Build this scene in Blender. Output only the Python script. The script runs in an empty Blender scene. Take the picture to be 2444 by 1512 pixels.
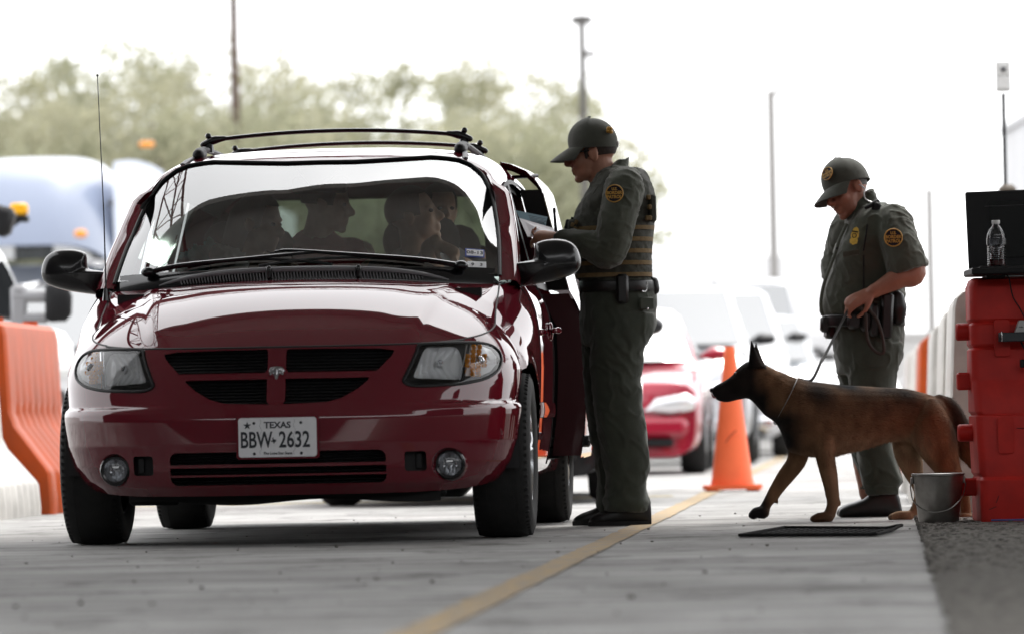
import bpy, math, random
import numpy as np
from mathutils import Vector, Matrix, noise as mnoise
random.seed(7)
R = math.radians
sc = bpy.context.scene
COL = sc.collection

# ------------------------------------------------------------------ camera, sky, sun, exposure
FPX, CAMH, VH, ROLL = 12300.0, 0.47, 1005.0, R(1.1)      # focal length in photo pixels (2444 wide), eye height in metres
cam_d = bpy.data.cameras.new('camera')
cam = bpy.data.objects.new('camera', cam_d)
COL.objects.link(cam)
sc.camera = cam
cam_d.sensor_width = 36.0
cam_d.lens = 36.0 * FPX / 2444.0
cam_d.clip_start, cam_d.clip_end = 0.1, 3000.0
PITCH = math.atan((VH - 756.0) / FPX)
cam.matrix_world = Matrix.Translation((0, 0, CAMH)) @ Matrix.Rotation(math.pi / 2 + PITCH, 4, 'X') @ Matrix.Rotation(-ROLL, 4, 'Z')
cam_d.dof.use_dof = True
cam_d.dof.focus_distance = 22.1
cam_d.dof.aperture_fstop = 3.3
cam_d.dof.aperture_blades = 0

SUN_EL, SUN_AZ = R(58), R(25)        # azimuth measured from +Y (away from the camera) towards +X
world = bpy.data.worlds.new('World')
sc.world = world
world.use_nodes = True
wn = world.node_tree
wn.nodes.clear()
wo = wn.nodes.new('ShaderNodeOutputWorld')
bg = wn.nodes.new('ShaderNodeBackground')
sky = wn.nodes.new('ShaderNodeTexSky')
sky.sky_type = 'NISHITA'
sky.sun_disc = False
sky.sun_elevation = SUN_EL
sky.sun_rotation = SUN_AZ
sky.air_density, sky.dust_density, sky.ozone_density = 1.0, 6.0, 1.0
hsv = wn.nodes.new('ShaderNodeHueSaturation')
hsv.inputs['Saturation'].default_value = 0.12
ovc = wn.nodes.new('ShaderNodeMix')
ovc.data_type = 'RGBA'
ovc.inputs[0].default_value = 0.65                        # overcast: most of the dome is one even bright cloud
ovc.inputs[7].default_value = (12.0, 12.1, 12.3, 1)
bg.inputs['Strength'].default_value = 0.10
wn.links.new(sky.outputs[0], hsv.inputs['Color'])
wn.links.new(hsv.outputs[0], ovc.inputs[6])
wn.links.new(ovc.outputs[2], bg.inputs['Color'])
wn.links.new(bg.outputs[0], wo.inputs['Surface'])
sun_d = bpy.data.lights.new('sun', 'SUN')
sun_d.energy = 0.9
sun_d.angle = R(14)
sun_d.color = (1.0, 0.96, 0.9)
sun = bpy.data.objects.new('sun', sun_d)
COL.objects.link(sun)
sdir = Vector((math.sin(SUN_AZ) * math.cos(SUN_EL), math.cos(SUN_AZ) * math.cos(SUN_EL), math.sin(SUN_EL)))
sun.rotation_euler = sdir.to_track_quat('Z', 'Y').to_euler()

vs = sc.view_settings
vs.view_transform = 'Standard'
vs.look = 'None'
vs.gamma = 1.0
vs.use_curve_mapping = False
vs.exposure = 1.45
HAZE = 0.0
cy = sc.cycles
cy.max_bounces = 10
cy.transparent_max_bounces = 24
cy.diffuse_bounces = 4
cy.glossy_bounces = 5
cy.transmission_bounces = 8
cy.caustics_reflective = False
cy.caustics_refractive = False
cy.use_denoising = True
cy.sample_clamp_indirect = 8.0

# ------------------------------------------------------------------ measuring: photo pixel -> place
_ca, _sa = math.cos(ROLL), math.sin(ROLL)
def ray(u, v):
    p, q = u - 1222.0, 756.0 - v
    return (p * _ca + q * _sa) / FPX, (-p * _sa + q * _ca + VH - 756.0) / FPX
def at(u, v, Y):
    a, b = ray(u, v)
    return Vector((a * Y, Y, CAMH + b * Y))
def gnd(u, v):
    a, b = ray(u, v)
    Y = -CAMH / b
    return Vector((a * Y, Y, 0))
def zoomc(x0, y0, s):
    return lambda zx, zy: ((x0 + zx / s) / 1.0475, (y0 + zy / s) / 1.0475)

# ------------------------------------------------------------------ materials
def sock(n, name):
    return n.inputs[name]
def mat(name, col, rough=0.6, metal=0.0, var=0.0, vscale=8.0, bump=0.0, bscale=60.0, coat=0.0, coat_rough=0.03,
        col2=None, spec=0.5, stretch=None, trans=0.0, ior=1.45, emit=None, detail=5.0, sheen=0.0, rvar=0.0, coat_ior=1.5, bdist=0.01):
    m = bpy.data.materials.new(name)
    m.use_nodes = True
    nt = m.node_tree
    b = nt.nodes['Principled BSDF']
    c = (*col, 1.0)
    b.inputs['Base Color'].default_value = c
    b.inputs['Roughness'].default_value = rough
    b.inputs['Metallic'].default_value = metal
    b.inputs['IOR'].default_value = ior
    b.inputs['Specular IOR Level'].default_value = spec
    b.inputs['Coat Weight'].default_value = coat
    b.inputs['Coat Roughness'].default_value = coat_rough
    b.inputs['Coat IOR'].default_value = coat_ior
    b.inputs['Transmission Weight'].default_value = trans
    if sheen:
        b.inputs['Sheen Weight'].default_value = sheen
        b.inputs['Sheen Roughness'].default_value = 0.5
    if emit:
        b.inputs['Emission Color'].default_value = (*emit[0], 1)
        b.inputs['Emission Strength'].default_value = emit[1]
    co = None
    if var or bump or rvar:
        tc = nt.nodes.new('ShaderNodeTexCoord')
        mp = nt.nodes.new('ShaderNodeMapping')
        if stretch:
            mp.inputs['Scale'].default_value = stretch
        nt.links.new(tc.outputs['Object'], mp.inputs['Vector'])
        co = mp.outputs[0]
    if var or rvar:
        n = nt.nodes.new('ShaderNodeTexNoise')
        n.inputs['Scale'].default_value = vscale
        n.inputs['Detail'].default_value = detail
        n.inputs['Roughness'].default_value = 0.6
        nt.links.new(co, n.inputs['Vector'])
        rp = nt.nodes.new('ShaderNodeMapRange')
        rp.inputs[1].default_value, rp.inputs[2].default_value = 0.32, 0.68
        nt.links.new(n.outputs['Fac'], rp.inputs[0])
        if var:
            mx = nt.nodes.new('ShaderNodeMix')
            mx.data_type = 'RGBA'
            c2 = col2 if col2 else tuple(x * (1 - var) for x in col)
            mx.inputs[6].default_value = c
            mx.inputs[7].default_value = (*c2, 1)
            nt.links.new(rp.outputs[0], mx.inputs[0])
            nt.links.new(mx.outputs[2], b.inputs['Base Color'])
        if rvar:
            r2 = nt.nodes.new('ShaderNodeMapRange')
            r2.inputs[3].default_value, r2.inputs[4].default_value = rough, min(1, rough + rvar)
            nt.links.new(n.outputs['Fac'], r2.inputs[0])
            nt.links.new(r2.outputs[0], b.inputs['Roughness'])
    if bump:
        n2 = nt.nodes.new('ShaderNodeTexNoise')
        n2.inputs['Scale'].default_value = bscale
        n2.inputs['Detail'].default_value = 6.0
        nt.links.new(co, n2.inputs['Vector'])
        bp = nt.nodes.new('ShaderNodeBump')
        bp.inputs['Strength'].default_value = bump
        bp.inputs['Distance'].default_value = bdist
        nt.links.new(n2.outputs['Fac'], bp.inputs['Height'])
        nt.links.new(bp.outputs[0], b.inputs['Normal'])
    return m

def glass_mat(name, tint=(0.8, 0.86, 0.83), ior=1.6, rough=0.0, refl=(1, 1, 1)):
    m = bpy.data.materials.new(name)
    m.use_nodes = True
    nt = m.node_tree
    nt.nodes.clear()
    o = nt.nodes.new('ShaderNodeOutputMaterial')
    t = nt.nodes.new('ShaderNodeBsdfTransparent')
    t.inputs[0].default_value = (*tint, 1)
    g = nt.nodes.new('ShaderNodeBsdfGlossy')
    g.inputs['Roughness'].default_value = rough
    g.inputs['Color'].default_value = (*refl, 1)
    f = nt.nodes.new('ShaderNodeFresnel')
    f.inputs['IOR'].default_value = ior
    x = nt.nodes.new('ShaderNodeMixShader')
    nt.links.new(f.outputs[0], x.inputs[0])
    nt.links.new(t.outputs[0], x.inputs[1])
    nt.links.new(g.outputs[0], x.inputs[2])
    nt.links.new(x.outputs[0], o.inputs['Surface'])
    return m

# ------------------------------------------------------------------ mesh building
def lerp(a, b, t): return a + (b - a) * t
def interp(x, xs, ys): return float(np.interp(x, xs, ys))
def sstep(a, b, x):
    t = min(1.0, max(0.0, (x - a) / (b - a)))
    return t * t * (3 - 2 * t)
def catmull(pts, n=8, closed=False):
    pts = [Vector(p) for p in pts]
    N = len(pts)
    out = []
    rng = range(N if closed else N - 1)
    for i in rng:
        p0 = pts[(i - 1) % N] if closed or i > 0 else pts[0] * 2 - pts[1]
        p1, p2 = pts[i], pts[(i + 1) % N]
        p3 = pts[(i + 2) % N] if closed or i + 2 < N else pts[-1] * 2 - pts[-2]
        for k in range(n):
            t = k / n
            out.append(0.5 * ((2 * p1) + (p2 - p0) * t + (2 * p0 - 5 * p1 + 4 * p2 - p3) * t * t + (3 * p1 - p0 - 3 * p2 + p3) * t ** 3))
    if not closed:
        out.append(pts[-1].copy())
    return out

class MB:
    def __init__(s):
        s.v, s.f, s.mi, s.cur = [], [], [], 0
    def add(s, vs, fs):
        o = len(s.v)
        s.v += [tuple(p) for p in vs]
        for f in fs:
            s.f.append(tuple(i + o for i in f))
            s.mi.append(s.cur)
        return s
    def grid(s, rows, closed_u=False, flip=False):
        n, m = len(rows), len(rows[0])
        fs = []
        for i in range(n - 1):
            for j in range(m if closed_u else m - 1):
                k = (j + 1) % m
                f = (i * m + j, i * m + k, (i + 1) * m + k, (i + 1) * m + j)
                fs.append(f[::-1] if flip else f)
        return s.add([p for r in rows for p in r], fs)
    def rings(s, rings, cap=True):
        n, m = len(rings), len(rings[0])
        s.grid(rings, closed_u=True)
        o = len(s.v) - n * m
        if cap:
            if cap != 'end':
                s.f.append(tuple(o + j for j in reversed(range(m)))); s.mi.append(s.cur)
            s.f.append(tuple(o + (n - 1) * m + j for j in range(m))); s.mi.append(s.cur)
        return s
    def box(s, c, d, rot=None, bev=0.0):
        hx, hy, hz = d[0] / 2, d[1] / 2, d[2] / 2
        if bev <= 0:
            vs = [Vector((x, y, z)) for x in (-hx, hx) for y in (-hy, hy) for z in (-hz, hz)]
            fs = [(0, 1, 3, 2), (4, 6, 7, 5), (0, 4, 5, 1), (2, 3, 7, 6), (0, 2, 6, 4), (1, 5, 7, 3)]
        else:
            b = min(bev, hx * .95, hy * .95, hz * .95)
            vs, fs = [], []
            idx = {}
            for sx in (-1, 1):
                for sy in (-1, 1):
                    for sz in (-1, 1):
                        idx[sx, sy, sz] = len(vs)
                        vs += [Vector((sx * hx, sy * (hy - b), sz * (hz - b))), Vector((sx * (hx - b), sy * hy, sz * (hz - b))), Vector((sx * (hx - b), sy * (hy - b), sz * hz))]
            def q(*a): fs.append(a)
            for sg in (-1, 1):
                a = [idx[sg, y, z] for y, z in ((-1, -1), (1, -1), (1, 1), (-1, 1))]
                q(*(a if sg > 0 else a[::-1]))
                a = [idx[x, sg, z] + 1 for x, z in ((-1, -1), (-1, 1), (1, 1), (1, -1))]
                q(*(a if sg > 0 else a[::-1]))
                a = [idx[x, y, sg] + 2 for x, y in ((-1, -1), (1, -1), (1, 1), (-1, 1))]
                q(*(a if sg > 0 else a[::-1]))
            for s1 in (-1, 1):
                for s2 in (-1, 1):
                    q(idx[s1, s2, -1], idx[s1, s2, -1] + 1, idx[s1, s2, 1] + 1, idx[s1, s2, 1])
                    q(idx[s1, -1, s2], idx[s1, 1, s2], idx[s1, 1, s2] + 2, idx[s1, -1, s2] + 2)
                    q(idx[-1, s1, s2] + 1, idx[-1, s1, s2] + 2, idx[1, s1, s2] + 2, idx[1, s1, s2] + 1)
            for k in idx.values():
                q(k, k + 1, k + 2)
        if rot is not None:
            vs = [rot @ p for p in vs]
        c = Vector(c)
        return s.add([p + c for p in vs], fs)
    def tube(s, pts, r, n=8, cap=True, flat=1.0, up=None):
        pts = [Vector(p) for p in pts]
        N = len(pts)
        rs = r if isinstance(r, (list, tuple)) else [r] * N
        rings = []
        prev = None
        for i in range(N):
            t = (pts[min(i + 1, N - 1)] - pts[max(i - 1, 0)])
            if t.length < 1e-9: t = Vector((0, 0, 1))
            t.normalize()
            if prev is None:
                a = Vector(up) if up is not None else (Vector((0, 0, 1)) if abs(t.z) < 0.9 else Vector((0, 1, 0)))
            else:
                a = prev
            a = (a - t * a.dot(t))
            if a.length < 1e-6: a = t.orthogonal()
            a.normalize()
            prev = a
            b = t.cross(a)
            rings.append([pts[i] + (a * math.cos(2 * math.pi * k / n) * flat + b * math.sin(2 * math.pi * k / n)) * rs[i] for k in range(n)])
        return s.rings(rings, cap)
    def limb(s, pts, r, n=14, sub=5, flat=1.0, up=None, flatend=False):
        """rounded, tapering tube through the points"""
        rs = list(r)
        P = catmull(pts, sub)
        rr = []
        N = len(pts)
        for i in range(N - 1):
            for k in range(sub):
                t = k / sub
                t = t * t * (3 - 2 * t)
                rr.append(lerp(rs[i], rs[i + 1], t))
        rr.append(rs[-1])
        d0 = (P[0] - P[1]).normalized(); d1 = (P[-1] - P[-2]).normalized()
        pre = [P[0] + d0 * rr[0] * math.sin(a) for a in (1.45, 1.1, .6)]
        prr = [rr[0] * math.cos(a) for a in (1.45, 1.1, .6)]
        post = [P[-1] + d1 * rr[-1] * math.sin(a) for a in (.6, 1.1, 1.45)]
        por = [rr[-1] * math.cos(a) for a in (.6, 1.1, 1.45)]
        if flatend: post, por = [], []
        return s.tube(pre + P + post, prr + rr + por, n, True, flat, up)
    def ell(s, c, r, n=16, m=10, rot=None):
        rings = []
        c = Vector(c)
        for i in range(1, m):
            th = math.pi * i / m
            ring = []
            for k in range(n):
                ph = 2 * math.pi * k / n
                p = Vector((r[0] * math.sin(th) * math.cos(ph), r[1] * math.sin(th) * math.sin(ph), -r[2] * math.cos(th)))
                if rot is not None: p = rot @ p
                ring.append(c + p)
            rings.append(ring)
        return s.rings(rings)
    def lathe(s, prof, n=32, c=(0, 0, 0), axis='Z', closed=False, cap=False):
        rings = []
        c = Vector(c)
        for r, h in prof:
            ring = []
            for k in range(n):
                a = 2 * math.pi * k / n
                if axis == 'Z': p = Vector((r * math.cos(a), r * math.sin(a), h))
                elif axis == 'X': p = Vector((h, r * math.cos(a), r * math.sin(a)))
                else: p = Vector((r * math.sin(a), h, r * math.cos(a)))
                ring.append(c + p)
            rings.append(ring)
        if closed: rings.append(rings[0])
        return s.rings(rings, cap and not closed)
    def prism(s, outline, y0, y1, flip=False):
        """closed outline of (x,z) extruded along y; outline may be concave"""
        n = len(outline)
        vs = [Vector((x, y0, z)) for x, z in outline] + [Vector((x, y1, z)) for x, z in outline]
        fs = [(i, (i + 1) % n, n + (i + 1) % n, n + i) for i in range(n)]
        fs += [tuple(range(n))[::-1], tuple(range(n, 2 * n))]
        return s.add(vs, fs)
    def puff(s, outline, y, front, back, rings=8, cen=None):
        """pillow over a star-shaped (x,z) outline: domes towards -y by `front` and +y by `back`"""
        cx = sum(p[0] for p in outline) / len(outline) if cen is None else cen[0]
        cz = sum(p[1] for p in outline) / len(outline) if cen is None else cen[1]
        R_ = []
        def ring(k, d):
            return [Vector((cx + (x - cx) * k, y + d, cz + (z - cz) * k)) for x, z in outline]
        for i in range(1, rings + 1):
            k = math.sin(i / rings * math.pi / 2)
            R_.append(ring(k, -front * math.cos(i / rings * math.pi / 2) ** 0.8 if i < rings else 0))
        for i in range(rings - 1, 0, -1):
            k = math.sin(i / rings * math.pi / 2)
            R_.append(ring(k, back * math.cos(i / rings * math.pi / 2) ** 0.8))
        return s.rings(R_)
    def xf(s, M):
        s.v = [tuple(M @ Vector(p)) for p in s.v]
        return s
    def mesh(s, name):
        me = bpy.data.meshes.new(name)
        me.from_pydata([tuple(p) for p in s.v], [], s.f)
        if any(s.mi):
            me.polygons.foreach_set('material_index', s.mi)
        me.validate()
        return me
    def build(s, name, m, parent=None, smooth=True, angle=40.0, world=False, fix=True):
        me = s.mesh(name)
        if fix: fix_normals(me)
        return link(me, name, m, parent, smooth, angle, world)

def fix_normals(me):
    import bmesh
    b = bmesh.new(); b.from_mesh(me)
    bmesh.ops.recalc_face_normals(b, faces=b.faces)
    b.to_mesh(me); b.free()

def link(me, name, m, parent=None, smooth=True, angle=40.0, world=False):
    for q in (m if isinstance(m, (list, tuple)) else [m]):
        me.materials.append(q)
    if world and parent is not None:
        r = parent
        M = Matrix.Identity(4)
        while r is not None:
            M = Matrix.Translation(r.location) @ r.rotation_euler.to_matrix().to_4x4() @ M
            r = r.parent
        me.transform(M.inverted())
    if smooth:
        me.shade_smooth()
        if angle < 179: me.set_sharp_from_angle(angle=R(angle))
    me.update()
    o = bpy.data.objects.new(name, me)
    COL.objects.link(o)
    if parent is not None: o.parent = parent
    return o

def tag(o, label, cat, group=None, kind=None):
    if label: o['label'] = label
    if cat: o['category'] = cat
    if group: o['group'] = group
    if kind: o['kind'] = kind
    return o
def thing(name, label, cat, loc=(0, 0, 0), rz=0.0, group=None):
    o = bpy.data.objects.new(name, None)
    o.empty_display_size = 0.2
    COL.objects.link(o)
    o.location = loc
    o.rotation_euler = (0, 0, rz)
    return tag(o, label, cat, group)
def struct(o):
    o['kind'] = 'structure'
    return o
def kids(o): return [c for c in bpy.data.objects if c.parent == o]
def copy_tree(o, parent=None):
    c = o.copy(); COL.objects.link(c)
    if parent is not None: c.parent = parent
    for ch in kids(o): copy_tree(ch, c)
    return c

def fuse(mb, name, voxel, smooth=4, factor=0.5, wrinkle=None):
    """closed, overlapping pieces -> one continuous skin"""
    me = mb.mesh(name)
    fix_normals(me)
    o = bpy.data.objects.new('tmp', me)
    COL.objects.link(o)
    r = o.modifiers.new('r', 'REMESH'); r.mode = 'VOXEL'; r.voxel_size = voxel
    if smooth:
        sm = o.modifiers.new('s', 'SMOOTH'); sm.iterations = smooth; sm.factor = factor
    dg = bpy.context.evaluated_depsgraph_get()
    dg.update()
    out = bpy.data.meshes.new_from_object(o.evaluated_get(dg))
    out.name = name
    bpy.data.objects.remove(o)
    bpy.data.meshes.remove(me)
    if wrinkle:
        n = len(out.vertices)
        nr = [v.normal.copy() for v in out.vertices]
        for v, nn in zip(out.vertices, nr):
            v.co += nn * wrinkle(v.co, nn)
    out.update()
    return out

def text_mesh(body, size, name='text', extrude=0.0008, bold=0.0, sx=1.0):
    c = bpy.data.curves.new('t', 'FONT')
    c.body = body; c.size = size; c.align_x = 'CENTER'; c.align_y = 'CENTER'
    c.extrude = extrude; c.offset = bold; c.resolution_u = 3
    o = bpy.data.objects.new('t', c); COL.objects.link(o)
    dg = bpy.context.evaluated_depsgraph_get(); dg.update()
    me = bpy.data.meshes.new_from_object(o.evaluated_get(dg))
    bpy.data.objects.remove(o); bpy.data.curves.remove(c)
    me.name = name
    if sx != 1.0: me.transform(Matrix.Diagonal((sx, 1, 1, 1)))
    return me
def text_into(mb, body, size, M, bold=0.0, sx=1.0, extrude=0.0008):
    me = text_mesh(body, size, bold=bold, sx=sx, extrude=extrude)
    mb.add([M @ v.co for v in me.vertices], [tuple(p.vertices) for p in me.polygons])
    bpy.data.meshes.remove(me)
FACING = Matrix.Rotation(math.pi / 2, 4, 'X')      # text in the xz plane, read from -y
# ------------------------------------------------------------------ ground, canopy
def ground_mat():
    m = bpy.data.materials.new('lane_concrete'); m.use_nodes = True
    nt = m.node_tree; b = nt.nodes['Principled BSDF']
    N = nt.nodes.new; L = nt.links.new
    tc = N('ShaderNodeTexCoord')
    def noise(scale, sc3=(1, 1, 1), det=6, rough=.6):
        mp = N('ShaderNodeMapping'); mp.inputs['Scale'].default_value = sc3
        mp.inputs['Rotation'].default_value = (0, 0, R(3.9))
        L(tc.outputs['Object'], mp.inputs['Vector'])
        n = N('ShaderNodeTexNoise'); n.inputs['Scale'].default_value = scale; n.inputs['Detail'].default_value = det; n.inputs['Roughness'].default_value = rough
        L(mp.outputs[0], n.inputs['Vector']); return n.outputs['Fac']
    def rng(x, a, b_, c=0, d=1):
        r = N('ShaderNodeMapRange'); r.inputs[1].default_value, r.inputs[2].default_value, r.inputs[3].default_value, r.inputs[4].default_value = a, b_, c, d
        L(x, r.inputs[0]); return r.outputs[0]
    def mix(f, a, b_):
        x = N('ShaderNodeMix'); x.data_type = 'RGBA'
        L(f, x.inputs[0])
        for i, q in ((6, a), (7, b_)):
            if isinstance(q, tuple): x.inputs[i].default_value = (*q, 1)
            else: L(q, x.inputs[i])
        return x.outputs[2]
    c = mix(rng(noise(1.1, (1, 1, 1), 8, .65), .36, .64), (.50, .495, .485), (.27, .265, .255))
    c = mix(rng(noise(1.0, (.18, 4.5, 1), 8, .72), .40, .66), c, (.20, .195, .187))
    c = mix(rng(noise(2.2, (1, .7, 1), 10, .78), .53, .63, 0, .9), c, (.10, .097, .09))
    c = mix(rng(noise(160, (1, 1, 1), 3), .60, .72, 0, .7), c, (.10, .10, .098))
    c = mix(rng(noise(90, (1, 1, 1), 2), .66, .72, 0, .6), c, (.42, .41, .39))
    L(c, b.inputs['Base Color'])
    b.inputs['Roughness'].default_value = .82
    bp = N('ShaderNodeBump'); bp.inputs['Strength'].default_value = .55; bp.inputs['Distance'].default_value = .012
    h = N('ShaderNodeMath'); h.operation = 'ADD'
    L(noise(30, (.12, 3.0, 1), 6), h.inputs[0]); L(noise(120, (1, 1, 1), 5), h.inputs[1])
    L(h.outputs[0], bp.inputs['Height']); L(bp.outputs[0], b.inputs['Normal'])
    return m
M_ground = ground_mat()
gr = MB()
gr.add([(-400, -60, 0), (400, -60, 0), (400, 900, 0), (-400, 900, 0)], [(0, 1, 2, 3)])
struct(gr.build('ground', M_ground, smooth=False))
# gravelly asphalt shoulder on the right: starts at the lane's broken edge
M_asph = mat('shoulder_gravel', (.24, .225, .20), rough=.95, spec=.15, var=.8, vscale=34, bump=1.0, bscale=60, col2=(.04, .038, .035), bdist=.02)
ed = []
for y in np.arange(4, 60, .12):
    x = 1.709 + (y - 21.94) * .0722 + .02 * mnoise.noise((y * 2.1, 0, 0)) + .012 * mnoise.noise((y * 9, 3, 0))
    ed.append((x, y))
sh = MB()
sh.grid([[Vector((x, y, .004)), Vector((x + .05, y, .010)), Vector((x + .6, y, .012)), Vector((x + 9, y, .012))] for x, y in ed])
struct(sh.build('gravel', M_asph))
# painted lane line, worn
M_yel = mat('worn_yellow_paint', (.42, .285, .13), rough=.85, var=.7, vscale=5, col2=(.27, .235, .185), stretch=(3.5, .9, 1), bump=.25, bscale=120)
def strip(name, pts, w, m, z=.004, jag=.016):
    s = MB()
    rows = []
    for i, p in enumerate(pts):
        rows.append([Vector((p[0] - w / 2 + jag * mnoise.noise((p[1] * 7, 1, 0)), p[1], z)), Vector((p[0] + w / 2 + jag * mnoise.noise((p[1] * 7, 5, 0)), p[1], z))])
    s.grid(rows)
    return struct(s.build(name, m))
strip('lane_line', [(-.228 + (y - 11.5) * .0695, y) for y in np.arange(3, 150, .25)], .105, M_yel)
M_cross = mat('pale_yellow_paint', (.55, .42, .13), rough=.8, var=.4, vscale=6)
cl = MB(); cl.grid([[Vector((x, 31.0 + .02 * mnoise.noise((x * 5, k, 0)) + k * .22, .004)) for k in (0, 1)] for x in np.linspace(-2.4, .95, 30)])
struct(cl.build('stop_line', M_cross))
# saw-cut joints of the slab
M_joint = mat('joint_filler', (.36, .35, .33), rough=.8, var=.4, vscale=20)
jt = MB()
jt.grid([[Vector((x, 14.05 + .012 * mnoise.noise((x * 3, k, 0)) + k * .035, .004)) for k in (0, 1)] for x in np.linspace(.15, 1.13, 30)])
struct(jt.build('slab_joint', M_joint))
# pebbles and grit
M_peb = mat('pebble_stone', (.22, .205, .185), rough=.9, var=.85, vscale=14)
pb = MB()
rnd = random.Random(3)
for i in range(3600):
    if i < 130:
        y = rnd.uniform(11, 26); x = rnd.uniform(-.11, .10) * y; r = rnd.uniform(.002, .005)
    elif i < 150:
        y = rnd.uniform(12, 22); x = rnd.uniform(-.10, .06) * y; r = rnd.uniform(.005, .008)
    else:
        y = rnd.uniform(15, 24); x = 1.709 + (y - 21.94) * .0722 + rnd.uniform(-.03, .9) ** 1.3 if True else 0; r = rnd.uniform(.004, .014)
        if isinstance(x, complex): continue
    a = rnd.uniform(0, 6.28)
    pb.ell((x, y, r * .3 + .004), (r * rnd.uniform(.8, 1.5), r, r * rnd.uniform(.5, .9)), 6, 4, Matrix.Rotation(a, 3, 'Z'))
tag(pb.build('pebbles', M_peb), 'small grey stones scattered on the lane and shoulder', 'pebbles', kind='stuff')

# canopy over the inspection point (above the frame; it shades the officers and shows in the paint and glass)
M_ceil = mat('canopy_deck', (.40, .40, .39), rough=.6, var=.2, vscale=2)
M_truss = mat('red_oxide_steel', (.12, .03, .03), rough=.5)
cp = MB()
CX0, CX1, CY0, CY1, CZ = -3.5, 6.5, 21.4, 25.12, 5.6
cp.box(((CX0 + CX1) / 2, (CY0 + CY1) / 2, CZ + .25), (CX1 - CX0, CY1 - CY0, .3))
cp.box(((CX0 + CX1) / 2, CY1, CZ + .1), (CX1 - CX0, .12, .9))
cp.box((0, 15.95, CZ + .26), (22, 10.9, .3))  # wider front slab, its outline shaped to darken reflections in the van's nose
struct(cp.build('roof', M_ceil, smooth=False))
wl = MB(); wl.box((5, -25, 7.0), (70, .3, 14.0)); wl.box((-13, -2.2, 4.5), (.3, 47, 9.0)); wl.box((24, -5, 4.5), (.3, 42, 9.0)); struct(wl.build('wall', mat('unseen_dark_wall', (.03, .03, .03), rough=.7, var=.3, vscale=1), smooth=False))  # unseen walls added behind and beside the camera to darken the paint reflections
def truss(name, a, b, h, bays, r=.035):
    t = MB()
    a, b = Vector(a), Vector(b)
    up = Vector((0, 0, h))
    t.tube([a, b], r, 6); t.tube([a + up, b + up], r, 6)
    sd_ = (b - a).normalized().cross(Vector((0, 0, 1))) * h * .5
    t.tube([a + up * .5 + sd_, b + up * .5 + sd_], r, 6)
    for i in range(bays):
        p, q = a.lerp(b, i / bays), a.lerp(b, (i + 1) / bays)
        m = (p + q) / 2
        for c0, c1 in ((p, m + up), (m + up, q), (p + up * .5 + sd_, m + up), (m + up, q + up * .5 + sd_), (p, (p + q) / 2 + up * .5 + sd_)):
            t.tube([c0, c1], r * .55, 5)
    return struct(t.build(name, M_truss))
bm0 = MB(); bm0.box((0, 33.2, 6.6), (22, .2, .8)); struct(bm0.build('gantry_beam', M_truss, smooth=False))
truss('roof_truss', (-14, 33, 6.2), (16, 33, 6.2), 1.2, 22)
truss('roof_truss', (-3.5, 5, 4.9), (-3.5, 33, 4.9), 1.0, 22)
truss('roof_truss', (7.5, 5, 4.9), (7.5, 33, 4.9), 1.0, 22)
# ------------------------------------------------------------------ the red minivan
VAN_TH = R(3.4)
VAN = thing('minivan', 'dark red minivan stopped in the lane with its sliding door open', 'minivan', (-0.873, 21.1, 0), -VAN_TH)
def vloc(u, v, yl):
    """photo pixel -> the van's own (x, z) at its own depth yl"""
    a, b = ray(u, v)
    s, c = math.sin(VAN_TH), math.cos(VAN_TH)
    Y = (yl + VAN.location.x * s + VAN.location.y * c) / (a * s + c)
    return ((a * Y - VAN.location.x) * c - (Y - VAN.location.y) * s, CAMH + b * Y)

M_red = mat('red_paint', (0.115, 0.007, 0.015), rough=0.35, spec=0.0, coat=1.0, coat_rough=0.012, coat_ior=1.6)
M_blk = mat('black_plastic', (0.010, 0.010, 0.011), rough=0.5, spec=.25, bump=0.05, bscale=300)
M_gblk = mat('gloss_black', (0.006, 0.006, 0.007), rough=0.22, coat=0.25)
M_rub = mat('rubber', (0.014, 0.014, 0.014), rough=0.75, var=0.4, vscale=20, bump=0.15, bscale=150)
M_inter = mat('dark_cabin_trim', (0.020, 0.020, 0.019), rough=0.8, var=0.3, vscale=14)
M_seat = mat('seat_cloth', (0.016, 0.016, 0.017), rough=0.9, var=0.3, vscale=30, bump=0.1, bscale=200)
M_chrome = mat('chrome', (0.75, 0.76, 0.78), rough=0.08, metal=1.0)
M_refl = mat('lamp_mirror', (0.88, 0.89, 0.90), rough=0.22, metal=.12, spec=1.0, coat=.6)
M_amber = mat('amber_lens', (0.95, 0.33, 0.01), rough=0.2, coat=0.3, trans=0.0, var=0.35, vscale=60)
M_alloy = mat('alloy_wheel', (0.55, 0.56, 0.58), rough=0.25, metal=1.0, var=0.2, vscale=20)
M_glass = glass_mat('windscreen_glass', (0.72, 0.78, 0.75), 2.25)
M_sglass = glass_mat('side_glass', (0.07, 0.08, 0.078), 1.18)
M_lens = glass_mat('lamp_lens', (0.93, 0.94, 0.95), 1.42, 0.02)
M_wht = mat('white_plate', (0.72, 0.72, 0.74), rough=0.35, var=0.08, vscale=30)
M_ink = mat('plate_ink', (0.02, 0.022, 0.03), rough=0.5)
M_grey = mat('grey_plastic', (0.10, 0.10, 0.105), rough=0.45, bump=0.05, bscale=200)
M_navy = mat('sticker_blue', (0.02, 0.05, 0.30), rough=0.5)

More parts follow.
